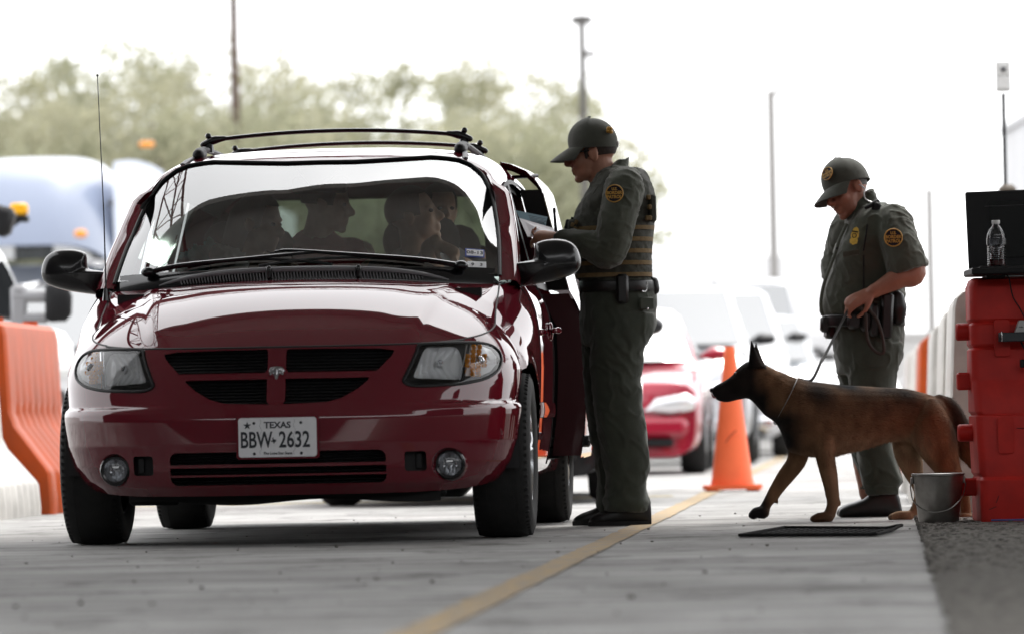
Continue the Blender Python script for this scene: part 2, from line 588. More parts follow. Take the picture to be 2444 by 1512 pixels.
YC, YREAR = -0.16, 3.88
ARCH, ARCHZ, WB = 0.378, 0.335, 2.95
_zf = [0.19, 0.24, 0.30, 0.40, 0.50, 0.528, 0.545, 0.556, 0.60, 0.66, 0.72, 0.79]
_yf = [-0.88, -0.945, -0.972, -0.985, -0.985, -0.983, -0.972, -0.945, -0.928, -0.905, -0.882, -0.848]
_zw = [0.20, 0.26, 0.32, 0.40, 0.50, 0.528, 0.545, 0.556, 0.70, 0.80, 1.05]
_w0 = [0.79, 0.855, 0.895, 0.92, 0.932, 0.933, 0.928, 0.915, 0.922, 0.918, 0.905]
_w1 = [0.885, 0.915, 0.93, 0.945, 0.953, 0.955, 0.956, 0.957, 0.963, 0.962, 0.94]
def v_ztop(s):                       # top edge of the lower shell: bonnet line, then the belt
    if s <= 1: return lerp(0.782, 0.862, s ** 3.2)
    y = v_y(s)
    return interp(y, [YC, 0.0, 0.28, 0.45, 1.0, YREAR], [0.862, 0.935, 1.035, 1.052, 1.065, 1.08])
def v_y(s): return YC + (s - 1) * (YREAR - YC)
def v_zb(s):
    if s <= 1: return lerp(0.20, 0.265, s ** 4)
    return interp(v_y(s), [YC, 0.4, 0.6, YREAR], [0.265, 0.245, 0.235, 0.26])
def shell(s, t):
    zt, zb = v_ztop(s), v_zb(s)
    z = zb + t * (zt - zb)
    d = zt - z
    y = v_y(s) if s > 1 else None
    smax = 0.10 if s <= 1 else interp(y, [YC, 0.28, 0.55, YREAR], [0.10, 0.125, 0.055, 0.05])
    sh = smax * max(0, 1 - d / 0.20) ** 2.1
    w0 = interp(z, _zw, _w0); w1 = interp(z, _zw, _w1)
    if s <= 1:
        n = 2.45
        ph = s * math.pi / 2
        cx, cc = math.sin(ph) ** (2 / n), max(0.0, math.cos(ph)) ** (2 / n)
        yf = interp(z, _zf, _yf)
        if z > .5: yf = lerp(interp(z, [.5, .56, .64, .72, .79], [-.985, -.965, -.925, -.885, -.848]), yf, sstep(.22, .55, s))
        return Vector(((w0 - sh) * cx, YC - (YC - yf) * cc, z))
    k = sstep(-0.2, 0.5, y)
    w = lerp(w0, w1, k)
    # flared lip round the wheels
    for wy in (0.0, WB):
        r = math.hypot(y - wy, z - ARCHZ)
        w += 0.016 * math.exp(-((r - ARCH) / 0.05) ** 2) * sstep(0.30, 0.60, z) * (1 if wy else sstep(-0.2, 0.1, y + 0.2))
    if y > 3.5: w -= 0.10 * ((y - 3.5) / 0.38) ** 2
    return Vector((w - sh, y, z))

Z6 = zoomc(980, 820, 4.2)
def pxpoly(zc, pts, yl):
    out = []
    for p in pts:
        u, v = zc(*p)
        x, z = vloc(u, v, yl(p))
        out.append((x, z))
    return out
HL = pxpoly(Z6, [(275, 165), (500, 148), (760, 140), (900, 145), (1020, 175), (1100, 235), (1135, 310), (1130, 390), (1085, 460), (980, 520), (850, 555), (700, 580), (500, 595), (300, 605), (180, 595), (118, 550), (150, 470), (200, 350), (240, 240)],
            lambda p: interp(p[0], [118, 700, 1000, 1140], [-.86, -.78, -.64, -.52]))
HL = [(p.x, p.y) for p in catmull([(x, z, 0) for x, z in HL], 4, True)]
GR = [(0, .772), (.20, .771), (.40, .768), (.458, .760), (.445, .738), (.41, .70), (.37, .655), (.32, .612), (.26, .577), (.205, .562), (.10, .557), (0, .555)]
GRF = GR + [(-x, z) for x, z in reversed(GR)]
def rrect(x0, x1, z0, z1, r, n=5):
    out = []
    for cx, cz, a0 in ((x1 - r, z1 - r, 0), (x0 + r, z1 - r, 90), (x0 + r, z0 + r, 180), (x1 - r, z0 + r, 270)):
        for k in range(n + 1):
            a = R(a0 + 90 * k / n)
            out.append((cx + r * math.cos(a), cz + r * math.sin(a)))
    return out
LI = rrect(-.425, .425, .243, .372, .03)
SL = rrect(.495, .578, .285, .362, .012)
FOG = (0.662, 0.308, 0.066)
def inside(x, z, poly):
    c = False
    j = len(poly) - 1
    for i in range(len(poly)):
        xi, zi = poly[i]; xj, zj = poly[j]
        if (zi > z) != (zj > z) and x < (xj - xi) * (z - zi) / (zj - zi) + xi: c = not c
        j = i
    return c
def zone(c):
    x, y, z = abs(c.x), c.y, c.z
    if y < 0:
        if .60 < z < .80 and .44 < x < .93 and inside(x, z, HL): return 'lens'
        if z > .55 and x < .47 and inside(x, z, GRF):
            if x < .036 or .655 < z < .680: return 'body'
            return 'hole'
        if .23 < z < .38:
            if inside(x, z, LI):
                if .312 < z < .324 or .276 < z < .284: return 'body'
                return 'hole'
            if inside(x, z, SL): return 'hole'
            if math.hypot(x - FOG[0], z - FOG[1]) < FOG[2]: return 'hole'
        if y < -.9 and False: return 'body'
    for wy in (0.0, WB):
        if math.hypot(y - wy, z - ARCHZ) < ARCH and x > .6: return 'gone'
    return 'body'

def build_shell():
    NS, NT = 120, 112
    ss = [i / NS for i in range(NS + 1)]
    ny = 190
    ss += [1 + (i + 1) / ny for i in range(ny)]
    full = [-s for s in reversed(ss[1:])] + ss
    rows = []
    for s in full:
        r = []
        for j in range(NT + 1):
            p = shell(abs(s), j / NT)
            r.append(Vector((-p.x if s < 0 else p.x, p.y, p.z)))
        rows.append(r)
    body, lens, slide = MB(), [MB(), MB()], MB()
    V = [p for r in rows for p in r]
    m = NT + 1
    zones = {}
    use = {'body': [], 'hole': [], 0: [], 1: [], 'slide': []}
    for i in range(len(rows) - 1):
        for j in range(NT):
            f = (i * m + j, (i + 1) * m + j, (i + 1) * m + j + 1, i * m + j + 1)
            c = (V[f[0]] + V[f[1]] + V[f[2]] + V[f[3]]) / 4
            zn = zone(c)
            if c.x > .7 and 1.56 < c.y < 2.60 and c.z > .30 and zn == 'body': zn = 'slide'
            if zn == 'lens': use[0 if c.x > 0 else 1].append(f)
            elif zn != 'gone': use[zn].append(f)
    # pull the vertices between two zones onto the true outline, so every opening has a clean edge
    zv = {}
    for zn_, fs in use.items():
        for f in fs:
            for k in f: zv.setdefault(k, set()).add(str(zn_) if zn_ != 'slide' else 'body')
    segs = []
    def addp(P, closed=True):
        for i in range(len(P) if closed else len(P) - 1):
            a, b = P[i], P[(i + 1) % len(P)]
            segs.append((a[0], a[1], b[0], b[1]))
    addp(HL); addp(GR, False); addp(LI); addp(SL)
    addp([(FOG[0] + FOG[2] * math.cos(a), FOG[1] + FOG[2] * math.sin(a)) for a in np.linspace(0, 2 * math.pi, 33)[:-1]])
    for z_ in (.655, .680): addp([(.036, z_), (.44, z_)], False)
    addp([(.036, .5551), (.036, .655)], False); addp([(.036, .68), (.036, .772)], False)
    for z_ in (.312, .324, .276, .284): addp([(0, z_), (.425, z_)], False)
    SG = np.array(segs)
    for k, zs in zv.items():
        if len(zs) > 1:
            p = V[k]
            if p.y > -.2: continue
            x, z = abs(p.x), p.z
            d = SG[:, 2:] - SG[:, :2]
            t = np.clip(((x - SG[:, 0]) * d[:, 0] + (z - SG[:, 1]) * d[:, 1]) / np.maximum(1e-12, (d ** 2).sum(1)), 0, 1)
            qx, qz = SG[:, 0] + t * d[:, 0], SG[:, 1] + t * d[:, 1]
            i = int(np.argmin((qx - x) ** 2 + (qz - z) ** 2))
            if math.hypot(qx[i] - x, qz[i] - z) < .012:
                V[k] = Vector((math.copysign(qx[i], p.x) if abs(p.x) > 1e-6 else p.x, p.y, qz[i]))
    def sub(fs, mb):
        ix = {}
        vs = []
        out = []
        for f in fs:
            g = []
            for k in f:
                if k not in ix: ix[k] = len(vs); vs.append(V[k])
                g.append(ix[k])
            out.append(tuple(g))
        mb.add(vs, out)
    sub(use['body'], body)
    # returns into every opening of the front
    bedge = {}
    for f in use['body']:
        for a, b in zip(f, f[1:] + f[:1]): bedge[frozenset((a, b))] = 1
    ret = MB()
    for f in use['hole'] + use[0] + use[1]:
        for a, b in zip(f, f[1:] + f[:1]):
            if frozenset((a, b)) in bedge:
                p, q = V[a], V[b]
                d = Vector((0, .03, 0))
                ret.add([p, q, q + d, p + d], [(0, 1, 2, 3)])
    off = len(body.v)
    body.add(ret.v, ret.f)
    sub(use[0], lens[0]); sub(use[1], lens[1]); sub(use['slide'], slide)
    return body, lens, slide
body_mb, lens_mb, slide_mb = build_shell()

# roof, pillars, tail
def zroof(y): return interp(y, [1.04, 1.15, 1.3, 1.5, 1.8, 2.2, 3.2, 3.7, 3.9], [1.600, 1.632, 1.660, 1.684, 1.700, 1.706, 1.70, 1.68, 1.655])
_cross = catmull([(0, 0, 0), (.28, 0, -.004), (.50, 0, -.018), (.62, 0, -.038), (.70, 0, -.074), (.745, 0, -.120), (.768, 0, -.170)], 6)
def crossz(x): return interp(abs(x), [p.x for p in _cross], [p.z for p in _cross])
def roof_front(x): return 1.03 + 0.16 * (x / .57) ** 2
_wt, _ww = [-.1, 0, .30, .48, .70, .85, .93, .97, 1.0], [.812, .805, .782, .764, .735, .690, .637, .585, .47]
def ws_w(t): return interp(t, _wt, _ww)
def ws_bot(x): return Vector((x, 0.10 + 0.27 * (x / .8) ** 2, 1.092 - 0.010 * (x / .8) ** 2))
def ws_top(x): return Vector((x, roof_front(x) - .005, zroof(roof_front(x)) + crossz(x) * .8 - .004))
def ws(f, t, off=0.0):
    """windscreen: f -1..1 across, t 0..1 up"""
    x = ws_w(t) * f
    b, tp = ws_bot(x), ws_top(x)
    p = b.lerp(tp, t)
    n = Vector((0.28 * f, -0.52, 0.82)).normalized()
    return p + n * (0.10 * t * (1 - t) + off)
def edge_t(x): return interp(-abs(x), [-w for w in _ww], _wt)

rows = []
ysr = [0, .03, .07, .12, .2, .3, .45, .6, .75, .9, 1.0]
for k in np.linspace(0, 1, 40):
    half = []
    for c in _cross:
        y0 = ws(1, edge_t(c.x)).y + .045 if c.x > .47 else roof_front(c.x) + .02
        y0 = max(y0, .80)
        y = y0 + (3.88 - y0) * k ** 1.5
        half.append(Vector((c.x, y, zroof(y) + c.z - .003)))
    rows.append([Vector((-p.x, p.y, p.z)) for p in reversed(half[1:])] + half)
body_mb.grid(rows)
# the painted rim round the windscreen: A pillars, rounded corners and header in one strip
secs = []
half_t = list(np.linspace(-.06, .84, 20)) + list(np.linspace(.86, 1.0, 14))
path = [(-1, t) for t in half_t] + [(f, 1.0) for f in np.linspace(-.92, .92, 25)] + [(1, t) for t in reversed(half_t)]
pts_ = [ws(f, t) for f, t in path]
for i, p in enumerate(pts_):
    f, t = path[i]
    tg = (pts_[min(i + 1, len(pts_) - 1)] - pts_[max(i - 1, 0)]).normalized()
    nn = Vector((.30 * f, -.50, .80)).normalized()
    outw = nn.cross(tg).normalized()
    if outw.dot(Vector((f * 1.0, .1, .6))) < 0: outw = -outw
    k = sstep(.70, .97, t)
    q = p + outw * lerp(.074, .05, k) + Vector((math.copysign(.012, f), .055, -.012)) * (1 - k)
    if t > .6: q.z = lerp(q.z, zroof(q.y) + crossz(q.x), sstep(.6, .85, t))
    mid = (p + q) / 2 + (nn + Vector((.8 * f, 0, 0)) * (1 - k)) * lerp(.022, .004, k)
    secs.append(catmull([p + Vector((0, .03, -.02)), p + nn * .003, mid, q, q + Vector((-.02 * (1 if f > 0 else -1) * (1 - k), .05, -.012))], 4))
body_mb.grid(secs)
def side_pt(y, t): 
    return Vector((lerp(.885, .770, t) - (0.06 * ((y - 3.5) / .38) ** 2 if y > 3.5 else 0), y, lerp(1.06 + .005 * (y - .5), zroof(y) - .160, t)))
def side_strip(mb, y0, y1, t0=0.0, t1=1.0, out=0.0, n=6, ny=4):
    for sx in (-1, 1):
        side_one(mb, sx, y0, y1, t0, t1, out, n, ny)
def side_one(mb, sx, y0, y1, t0=0.0, t1=1.0, out=0.0, n=6, ny=4):
    rows = []
    for i in range(ny + 1):
        r = []
        for j in range(n + 1):
            t = lerp(t0, t1, j / n)
            ya = y0(t) if callable(y0) else y0
            yb = y1(t) if callable(y1) else y1
            p = side_pt(lerp(ya, yb, i / ny), t)
            r.append(Vector((sx * (p.x + out), p.y, p.z)))
        rows.append(r)
    mb.grid(rows)
side_strip(body_mb, 3.62, 3.88)                      # D pillar
side_one(body_mb, -1, 2.60, 2.68)
side_one(body_mb, 1, 2.60, 2.68)
# tailgate with its window opening
def rear(x, z):
    return Vector((x, 3.88 + .05 * math.cos(x * 1.4) - .06 * max(0, z - 1.0), z))
tail = [(-.80, .26), (-.84, .6), (-.83, 1.08), (-.66, 1.50), (-.60, 1.62), (0, 1.655), (.60, 1.62), (.66, 1.50), (.83, 1.08), (.84, .6), (.80, .26)]
for x0, x1, z0, z1 in ((-.84, .84, .26, 1.14), (-.84, -.64, 1.14, 1.56), (.64, .84, 1.14, 1.56), (-.76, .76, 1.56, 1.655)):
    rr_ = []
    for i in range(9):
        r = []
        for j in range(9):
            z = lerp(z0, z1, j / 8)
            lim = interp(z, [.26, .6, 1.08, 1.5, 1.655], [.80, .845, .83, .76, .66])
            x = max(-lim, min(lim, lerp(x0, x1, i / 8)))
            r.append(rear(x, z))
        rr_.append(r)
    body_mb.grid(rr_)
# side mouldings and sills
for sx in (-1, 1):
    mb_ = []
    for y in np.linspace(.47, 1.50, 14):
        k = sstep(.47, .50, y)
        x0 = lerp(interp(.52, _zw, _w1), interp(.52, _zw, _w1), 1)
        mb_.append([Vector((sx * (x0 - .01 + o * k), y, z)) for o, z in ((.0, .482), (.020, .486), (.026, .515), (.022, .548), (.0, .553))])
    body_mb.grid(mb_)
body = body_mb.build('body', M_red, VAN, angle=50)

# bonnet
def fender_top(y):            # the shell's own upper edge at y on the side
    lo, hi = 0.0, 2.0
    for _ in range(40):
        mid = (lo + hi) / 2
        if shell(mid, 1.0).y < y: lo = mid
        else: hi = mid
    return shell(lo, 1.0)
hood_g = ([0, .04, .10, .20, .32, .48, .66, .84, 1.0], [0, .10, .215, .37, .525, .69, .83, .935, 1.0])
def hood_front(x):
    lo, hi = 0.0, 1.0
    for _ in range(30):
        mid = (lo + hi) / 2
        if shell(mid, 1.0).x < abs(x): lo = mid
        else: hi = mid
    return shell(lo, 1.0)
def hood_back(x): return Vector((x, 0.075 + 0.265 * (x / .8) ** 2, 1.066 - 0.028 * (x / .8) ** 2))
XS0, XS1 = 0.715, 0.800
NX, NY = 90, 70
rows = []
s_front = 0
for j in range(NY + 1):
    w = j / NY
    r = []
    for i in range(NX + 1):
        f = 2 * i / NX - 1
        xf_ = XS0 * f
        A = hood_front(xf_); B = hood_back(XS1 * f)
        ww = w ** 1.25
        x = lerp(XS0, XS1, ww) * f
        y = lerp(A.y, B.y, ww)
        z = lerp(A.z, B.z, .18 * ww + .82 * (1 - (1 - ww) ** 2.1))
        # edge follows the wing's shutline
        E = fender_top(y)
        e = abs(f) ** 5
        x = lerp(x, math.copysign(E.x, f) if abs(f) > .01 else x, e)
        z = lerp(z, E.z, e)
        xr = lerp(.52, .66, ww)
        ridge = sstep(xr + .025, xr - .02, abs(x)) * sstep(0, .2, w) * sstep(1.0, .86, w) - .45 * sstep(xr - .02, xr - .16, abs(x)) * sstep(0, .2, w) * sstep(1.0, .86, w)
        z += .015 * ridge
        r.append(Vector((x, y + .003, z + .001)))
    rows.append(r)
hood_mb = MB().grid(rows)
hood_rows = rows
# the bonnet's turned-down rear and front edges
hood_mb.grid([[p for p in rows[0]], [p + Vector((0, .012, -.012)) for p in rows[0]], [p + Vector((0, .06, -.014)) for p in rows[0]]])
hood_mb.grid([[p for p in rows[-1]], [p + Vector((0, .012, -.025)) for p in rows[-1]]])
hood_mb.build('hood', M_red, VAN, angle=60)
# black shutlines
lines_ = [([r[sx] + Vector((0, 0, .0005)) for r in rows], .0036) for sx in (0, -1)] + [([p + Vector((0, -.001, -.004)) for p in rows[0]], .0058)]
for s_ in (-1, 1):
    for yy in (.47, 1.53):
        s0 = 1 + (yy - YC) / (YREAR - YC)
        lines_.append(([Vector((s_ * (shell(s0, t).x + .0005), yy, shell(s0, t).z)) for t in np.linspace(.05, 1, 20)], .0035))
for P_, r_ in lines_:
    MB().tube(P_, r_, 6).build('shutline', M_blk, VAN)
# scuttle under the hood edge, inner wings: dark insides so nothing shows through
inn = MB()
inn.box((0, .05, .62), (1.5, .04, .8))
inn.box((0, -.25, .42), (1.05, .7, .36), bev=.04)
inn.box((0, 1.9, .29), (1.5, 3.6, .16), bev=.03)
inn.box((0, 3.2, .30), (1.25, 1.0, .22), bev=.05)
inn.box((0.1, 3.5, .23), (.75, .35, .22), bev=.06)
for sx in (-1, 1):
    for wy in (0, WB):
        pr = []
        for k in range(19):
            a = math.pi * k / 18
            pr.append([Vector((sx * x, wy + .372 * math.cos(a), ARCHZ - .05 + .42 * math.sin(a))) for x in (.62, .915)])
        inn.grid(pr)
inn.build('underbody', M_blk, VAN)

# ---- glazing and cabin
MB().grid([[ws(f, t) for f in np.linspace(-1, 1, 41)] for t in list(np.linspace(0, .84, 24)) + list(np.linspace(.86, 1, 12))]).build('windshield', M_glass, VAN, angle=180)
seal = MB()
loop = [ws(1, t, .004) for t in list(np.linspace(-.02, .84, 20)) + list(np.linspace(.86, 1, 14))] + [ws(f, 1, .004) for f in np.linspace(1, -1, 40)] + [ws(-1, t, .004) for t in list(np.linspace(1, .86, 14)) + list(np.linspace(.84, -.02, 20))]
seal.tube(loop, .0075, 6)
seal.build('windshield_seal', M_blk, VAN)
g = MB()
side_one(g, -1, lambda t: lerp(.49, 1.15, t), 1.50, .0, 1.0, -.006)
g.build('side_window', M_sglass, VAN)
g = MB(); side_one(g, -1, 1.60, 2.60, .05, .97, -.012); g.build('side_window', M_sglass, VAN)
for sx in (-1, 1):
    g = MB(); side_one(g, sx, 2.68, 3.62, .05, .97, -.012); g.build('side_window', M_sglass, VAN)
g = MB()
g.grid([[rear(x, z) + Vector((0, -.01, 0)) for x in np.linspace(-.66, .66, 9)] for z in np.linspace(1.13, 1.57, 7)])
g.build('rear_window', glass_mat('rear_glass', (0.42, 0.50, 0.47), 1.45), VAN)
fr = MB()                                            # black door frames, B pillars, window rubbers
side_strip(fr, 1.49, 1.61, 0, 1, .002)
for sx in (-1, 1):
    side_one(fr, sx, lambda t: lerp(.47, 1.12, t), lambda t: lerp(.55, 1.22, t), 0, 1, .001)
    side_one(fr, sx, .5, 3.7, -.02, .05, .004, 2, 12)
    side_one(fr, sx, 1.2, 3.7, .96, 1.0, .003, 2, 12)
fr.build('window_frame', M_blk, VAN)
trim = MB()
hl = []
for k in np.linspace(0, 1, 16):
    half = []
    for c in _cross[::3]:
        y0 = max(.82, ws(1, edge_t(c.x)).y + .02) if c.x > .47 else roof_front(c.x) + .03
        y = y0 + (3.80 - y0) * k
        half.append(Vector((c.x * .985, y, zroof(y) + c.z - lerp(.022, .035, min(1, k * 4)))))
    hl.append([Vector((-p.x, p.y, p.z)) for p in reversed(half[1:])] + half)
trim.grid(hl)
for sx in (-1, 1):
    trim.box((sx * .875, 1.02, .68), (.04, 1.0, .74))
    trim.box((sx * .875, 3.25, .68), (.04, 1.2, .74))
    secs = []
    for t in np.linspace(0, 1, 14):
        p = ws(1.0, t, -.012)
        secs.append([Vector((sx * a.x, a.y, a.z)) for a in (p + Vector((-.055, .0, 0)), p + Vector((.0, .0, .0)), p + Vector((.03, .12, -.02)))])
    trim.grid(secs)
trim.box((-.875, 2.1, .68), (.04, 1.1, .74))
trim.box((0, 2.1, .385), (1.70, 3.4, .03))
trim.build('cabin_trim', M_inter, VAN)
da = []
for x in np.linspace(-.80, .80, 25):
    f = x / .8
    y0 = .16 + .2 * f * f
    hump = .035 * math.exp(-((x - .36) / .2) ** 2)
    da.append([Vector((x, y0, 1.045)), Vector((x, y0 + .12, 1.05)), Vector((x, .56, 1.055 + hump)), Vector((x, .68, 1.03 + hump)), Vector((x, .72, .92)), Vector((x, .70, .6))])
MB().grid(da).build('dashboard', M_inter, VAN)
sw = MB()
tilt = Matrix.Rotation(R(-28), 4, 'X')
c0 = Vector((.38, .82, .985))
ringp = [c0 + tilt @ Vector((.19 * math.cos(a), 0, .19 * math.sin(a))) for a in np.linspace(0, 2 * math.pi, 37)]
sw.tube(ringp, .016, 8, cap=False)
for a in (R(0), R(180), R(-90)):
    sw.tube([c0 + tilt @ Vector((.19 * math.cos(a), 0, .19 * math.sin(a))), c0 + tilt @ Vector((.04 * math.cos(a), .02, .04 * math.sin(a)))], .014, 6)
sw.ell(c0 + Vector((0, .01, 0)), (.07, .035, .06))
sw.build('steering_wheel', M_blk, VAN)
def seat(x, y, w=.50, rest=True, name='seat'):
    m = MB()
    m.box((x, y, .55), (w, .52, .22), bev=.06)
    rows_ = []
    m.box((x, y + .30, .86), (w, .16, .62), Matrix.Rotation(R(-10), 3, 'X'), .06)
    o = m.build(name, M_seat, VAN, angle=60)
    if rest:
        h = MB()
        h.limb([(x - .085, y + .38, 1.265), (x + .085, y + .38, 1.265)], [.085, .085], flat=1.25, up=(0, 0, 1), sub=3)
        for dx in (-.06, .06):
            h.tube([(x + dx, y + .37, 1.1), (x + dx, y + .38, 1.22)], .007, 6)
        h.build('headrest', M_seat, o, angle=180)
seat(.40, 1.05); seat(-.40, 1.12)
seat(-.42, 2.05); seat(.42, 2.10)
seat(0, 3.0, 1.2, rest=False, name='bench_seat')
for x in (-.42, .42):
    h = MB(); h.limb([(x - .09, 3.38, 1.22), (x + .09, 3.38, 1.22)], [.08, .08], flat=1.2, up=(0, 0, 1), sub=3); h.tube([(x, 3.38, 1.0), (x, 3.38, 1.2)], .02, 6); h.build('headrest', M_seat, VAN, angle=180)
vm = MB()                                            # mirror bracket shade at the top of the windscreen
p = ws(.0, .93, -.02)
vm.box((p.x + .0, p.y + .05, p.z - .05), (.24, .03, .075), bev=.02)
vm.tube([ws(0, .97, -.004), (p.x, p.y + .04, p.z - .03)], .012, 8)
vm.build('rear_view_mirror', M_gblk, VAN)

br_ = MB()
tri = [ws(f, t, -.004) for f, t in ((-.16, .955), (0, .955), (.16, .955), (.02, .765), (-.02, .765))]
br_.add(tri + [p + Vector((0, .01, -.012)) for p in tri], [(0, 1, 2, 3, 4), (9, 8, 7, 6, 5), (0, 5, 6, 1), (1, 6, 7, 2), (2, 7, 8, 3), (3, 8, 9, 4), (4, 9, 5, 0)])
br_.build('mirror_bracket', mat('bracket_grey', (.16, .20, .24), rough=.5), VAN, angle=30)
# ---- scuttle grille, wipers, nozzles
cg = MB()
crow = []
for x in np.linspace(-.78, .78, 61):
    f = x / .8
    b = hood_back(x) + Vector((0, .006, -.012)); t_ = ws(f, .035, .008)
    m1 = b.lerp(t_, .5) + Vector((0, -.01, .018 * (1 - f ** 4)))
    crow.append([b, b.lerp(m1, .5) + Vector((0, -.004, .006)), m1, t_])
cg.grid(crow)
cg.build('cowl_panel', M_gblk, VAN)
ribs = MB()
nr = 78
for i in range(nr):
    x = lerp(-.50, .50, i / (nr - 1))
    f = x / .8
    b = hood_back(x) + Vector((0, -.004, .006)); t_ = b + Vector((0, .02, .030 * (1 - (x / .56) ** 4) + .004))
    ribs.tube([b, b.lerp(t_, .5) + Vector((-.004, -.006, .002)), t_ + Vector((-.007, 0, 0))], .0026, 5)
tp = [hood_back(x) + Vector((0, .014, .042 * (1 - (x / .62) ** 4) + .004)) for x in np.linspace(-.60, .60, 40)]
ribs.tube(tp, [.006 + .006 * (1 - abs(k) ** 3) for k in np.linspace(-1, 1, 40)], 8)
ribs.build('cowl_grille', mat('rib_highlight_grey', (.20, .20, .21), rough=.35), VAN)  # lighter grey stands in for the highlights on the black ribs
for fx in (-.16, .30):
    n_ = MB(); b = hood_back(fx * .8) + Vector((0, -.005, .045))
    n_.limb([b + Vector((0, 0, -.03)), b + Vector((0, 0, .004))], [.009, .013], 10)
    n_.build('washer_nozzle', M_gblk, VAN)
for path in (((-.80, .012, .03), (-.62, .040, .035), (-.30, .060, .040), (-.02, .090, .040), (.10, .108, .034)), ((.80, .012, .03), (.60, .045, .035), (.28, .075, .040), (-.05, .112, .042), (-.14, .118, .034))):
    w_ = MB()
    P_ = [ws(f, t, o) for f, t, o in path]
    w_.tube(catmull(P_, 6), [lerp(.012, .005, k / 24) for k in range(25)], 8)
    a, b = (-.60, .16) if path[0][0] < 0 else (.62, -.22)
    w_.tube([ws(lerp(a, b, k / 12), .025 + .075 * math.sin(math.pi * (.15 + .75 * k / 12)) * 1.0, .012) for k in range(13)], .0065, 6)
    w_.ell(P_[0], (.032, .032, .022))
    w_.build('wiper', M_gblk, VAN)

# ---- roof rack
for sx in (-1, 1):
    r_ = MB()
    pts = [Vector((sx * .575, y, zroof(y) - .030 + h)) for y, h in ((1.47, .012), (1.56, .026), (1.8, .030), (3.2, .030), (3.45, .012))]
    r_.tube(catmull(pts, 6), .016, 8, flat=.8)
    r_.limb([(sx * .575, 1.44, zroof(1.46) - .018), (sx * .575, 1.52, zroof(1.5) - .014)], [.026, .030], 12)
    r_.build('rack_rail', M_blk, VAN)
for y in (1.80, 2.85):
    b_ = MB()
    pts = [Vector((x, y, 1.744 + .032 * (1 - (x / .56) ** 2))) for x in np.linspace(-.53, .53, 25)]
    b_.tube(pts, .012, 8, flat=.8)
    for sx in (-1, 1):
        b_.limb([(sx * .595, y, 1.726), (sx * .55, y, 1.744), (sx * .50, y, 1.752)], [.014, .019, .012], 10)
        b_.tube([(sx * .57, y, 1.69), (sx * .565, y, 1.75)], [.024, .013], 8)
        b_.ell((sx * .572, y, 1.764), (.014, .014, .014), 10, 6)
    b_.build('rack_crossbar', M_gblk, VAN)
for sx in (-1, 1):
    d_ = MB()
    d_.tube([Vector((sx * (.615 - .02 * k), 1.20 + .27 * k, zroof(1.20 + .27 * k) + crossz(.615 - .02 * k) + .004)) for k in np.linspace(0, 1, 8)], .013, 6, flat=.5)
    d_.build('roof_moulding', M_grey, VAN)

# ---- antenna
an = MB()
an.tube([(-.815, .16, 1.0), (-.815, .16, 1.05)], [.016, .009], 8)
an.tube([(-.815, .16, 1.05), (-.822, .19, 1.35), (-.846, .24, 1.936)], [.0035, .0028, .0019], 6)
an.ell((-.846, .24, 1.938), (.005, .005, .006), 8, 6)
an.build('antenna', M_gblk, VAN)

# ---- door mirrors
Z4 = zoomc(1200, 280, 2.908)
MO = pxpoly(Z4, [(398, 970), (430, 942), (500, 926), (580, 925), (650, 940), (700, 980), (728, 1045), (733, 1100), (715, 1150), (660, 1188), (560, 1222), (450, 1245), (330, 1265), (280, 1268), (255, 1230), (225, 1140), (222, 1108), (300, 1090), (372, 1078), (392, 1050)], lambda p: .52)
MO = [(p.x, p.y) for p in catmull([(x, z, 0) for x, z in MO], 3, True)]
for sx in (1, -1):
    m_ = MB()
    out = [(sx * x, z) for x, z in MO]
    cx = sx * (MO[0][0] + .07)
    m_.puff(out, .52, .075, .06, 9, cen=(cx, 1.125))
    o = m_.build('door_mirror', M_gblk, VAN, angle=180)
    g_ = MB()
    big = [(sx * x, z) for x, z in MO if x > MO[0][0] - .01]
    g_.puff([(cx + (x - cx) * .86, 1.13 + (z - 1.13) * .84) for x, z in big], .585, .002, .004, 3)
    g_.build('mirror_glass', M_chrome, o)

def front_y(x, z):
    """depth of the painted skin at (x,z) on the nose"""
    zt = interp(x, [0, .5, .7, .9], [.782, .784, .80, .86])
    lo, hi = 0.0, 1.0
    for _ in range(26):
        mid = (lo + hi) / 2
        t = (z - v_zb(mid)) / (v_ztop(mid) - v_zb(mid))
        if shell(mid, min(1, max(0, t))).x < x: lo = mid
        else: hi = mid
    t = (z - v_zb(lo)) / (v_ztop(lo) - v_zb(lo))
    return shell(lo, min(1, max(0, t))).y
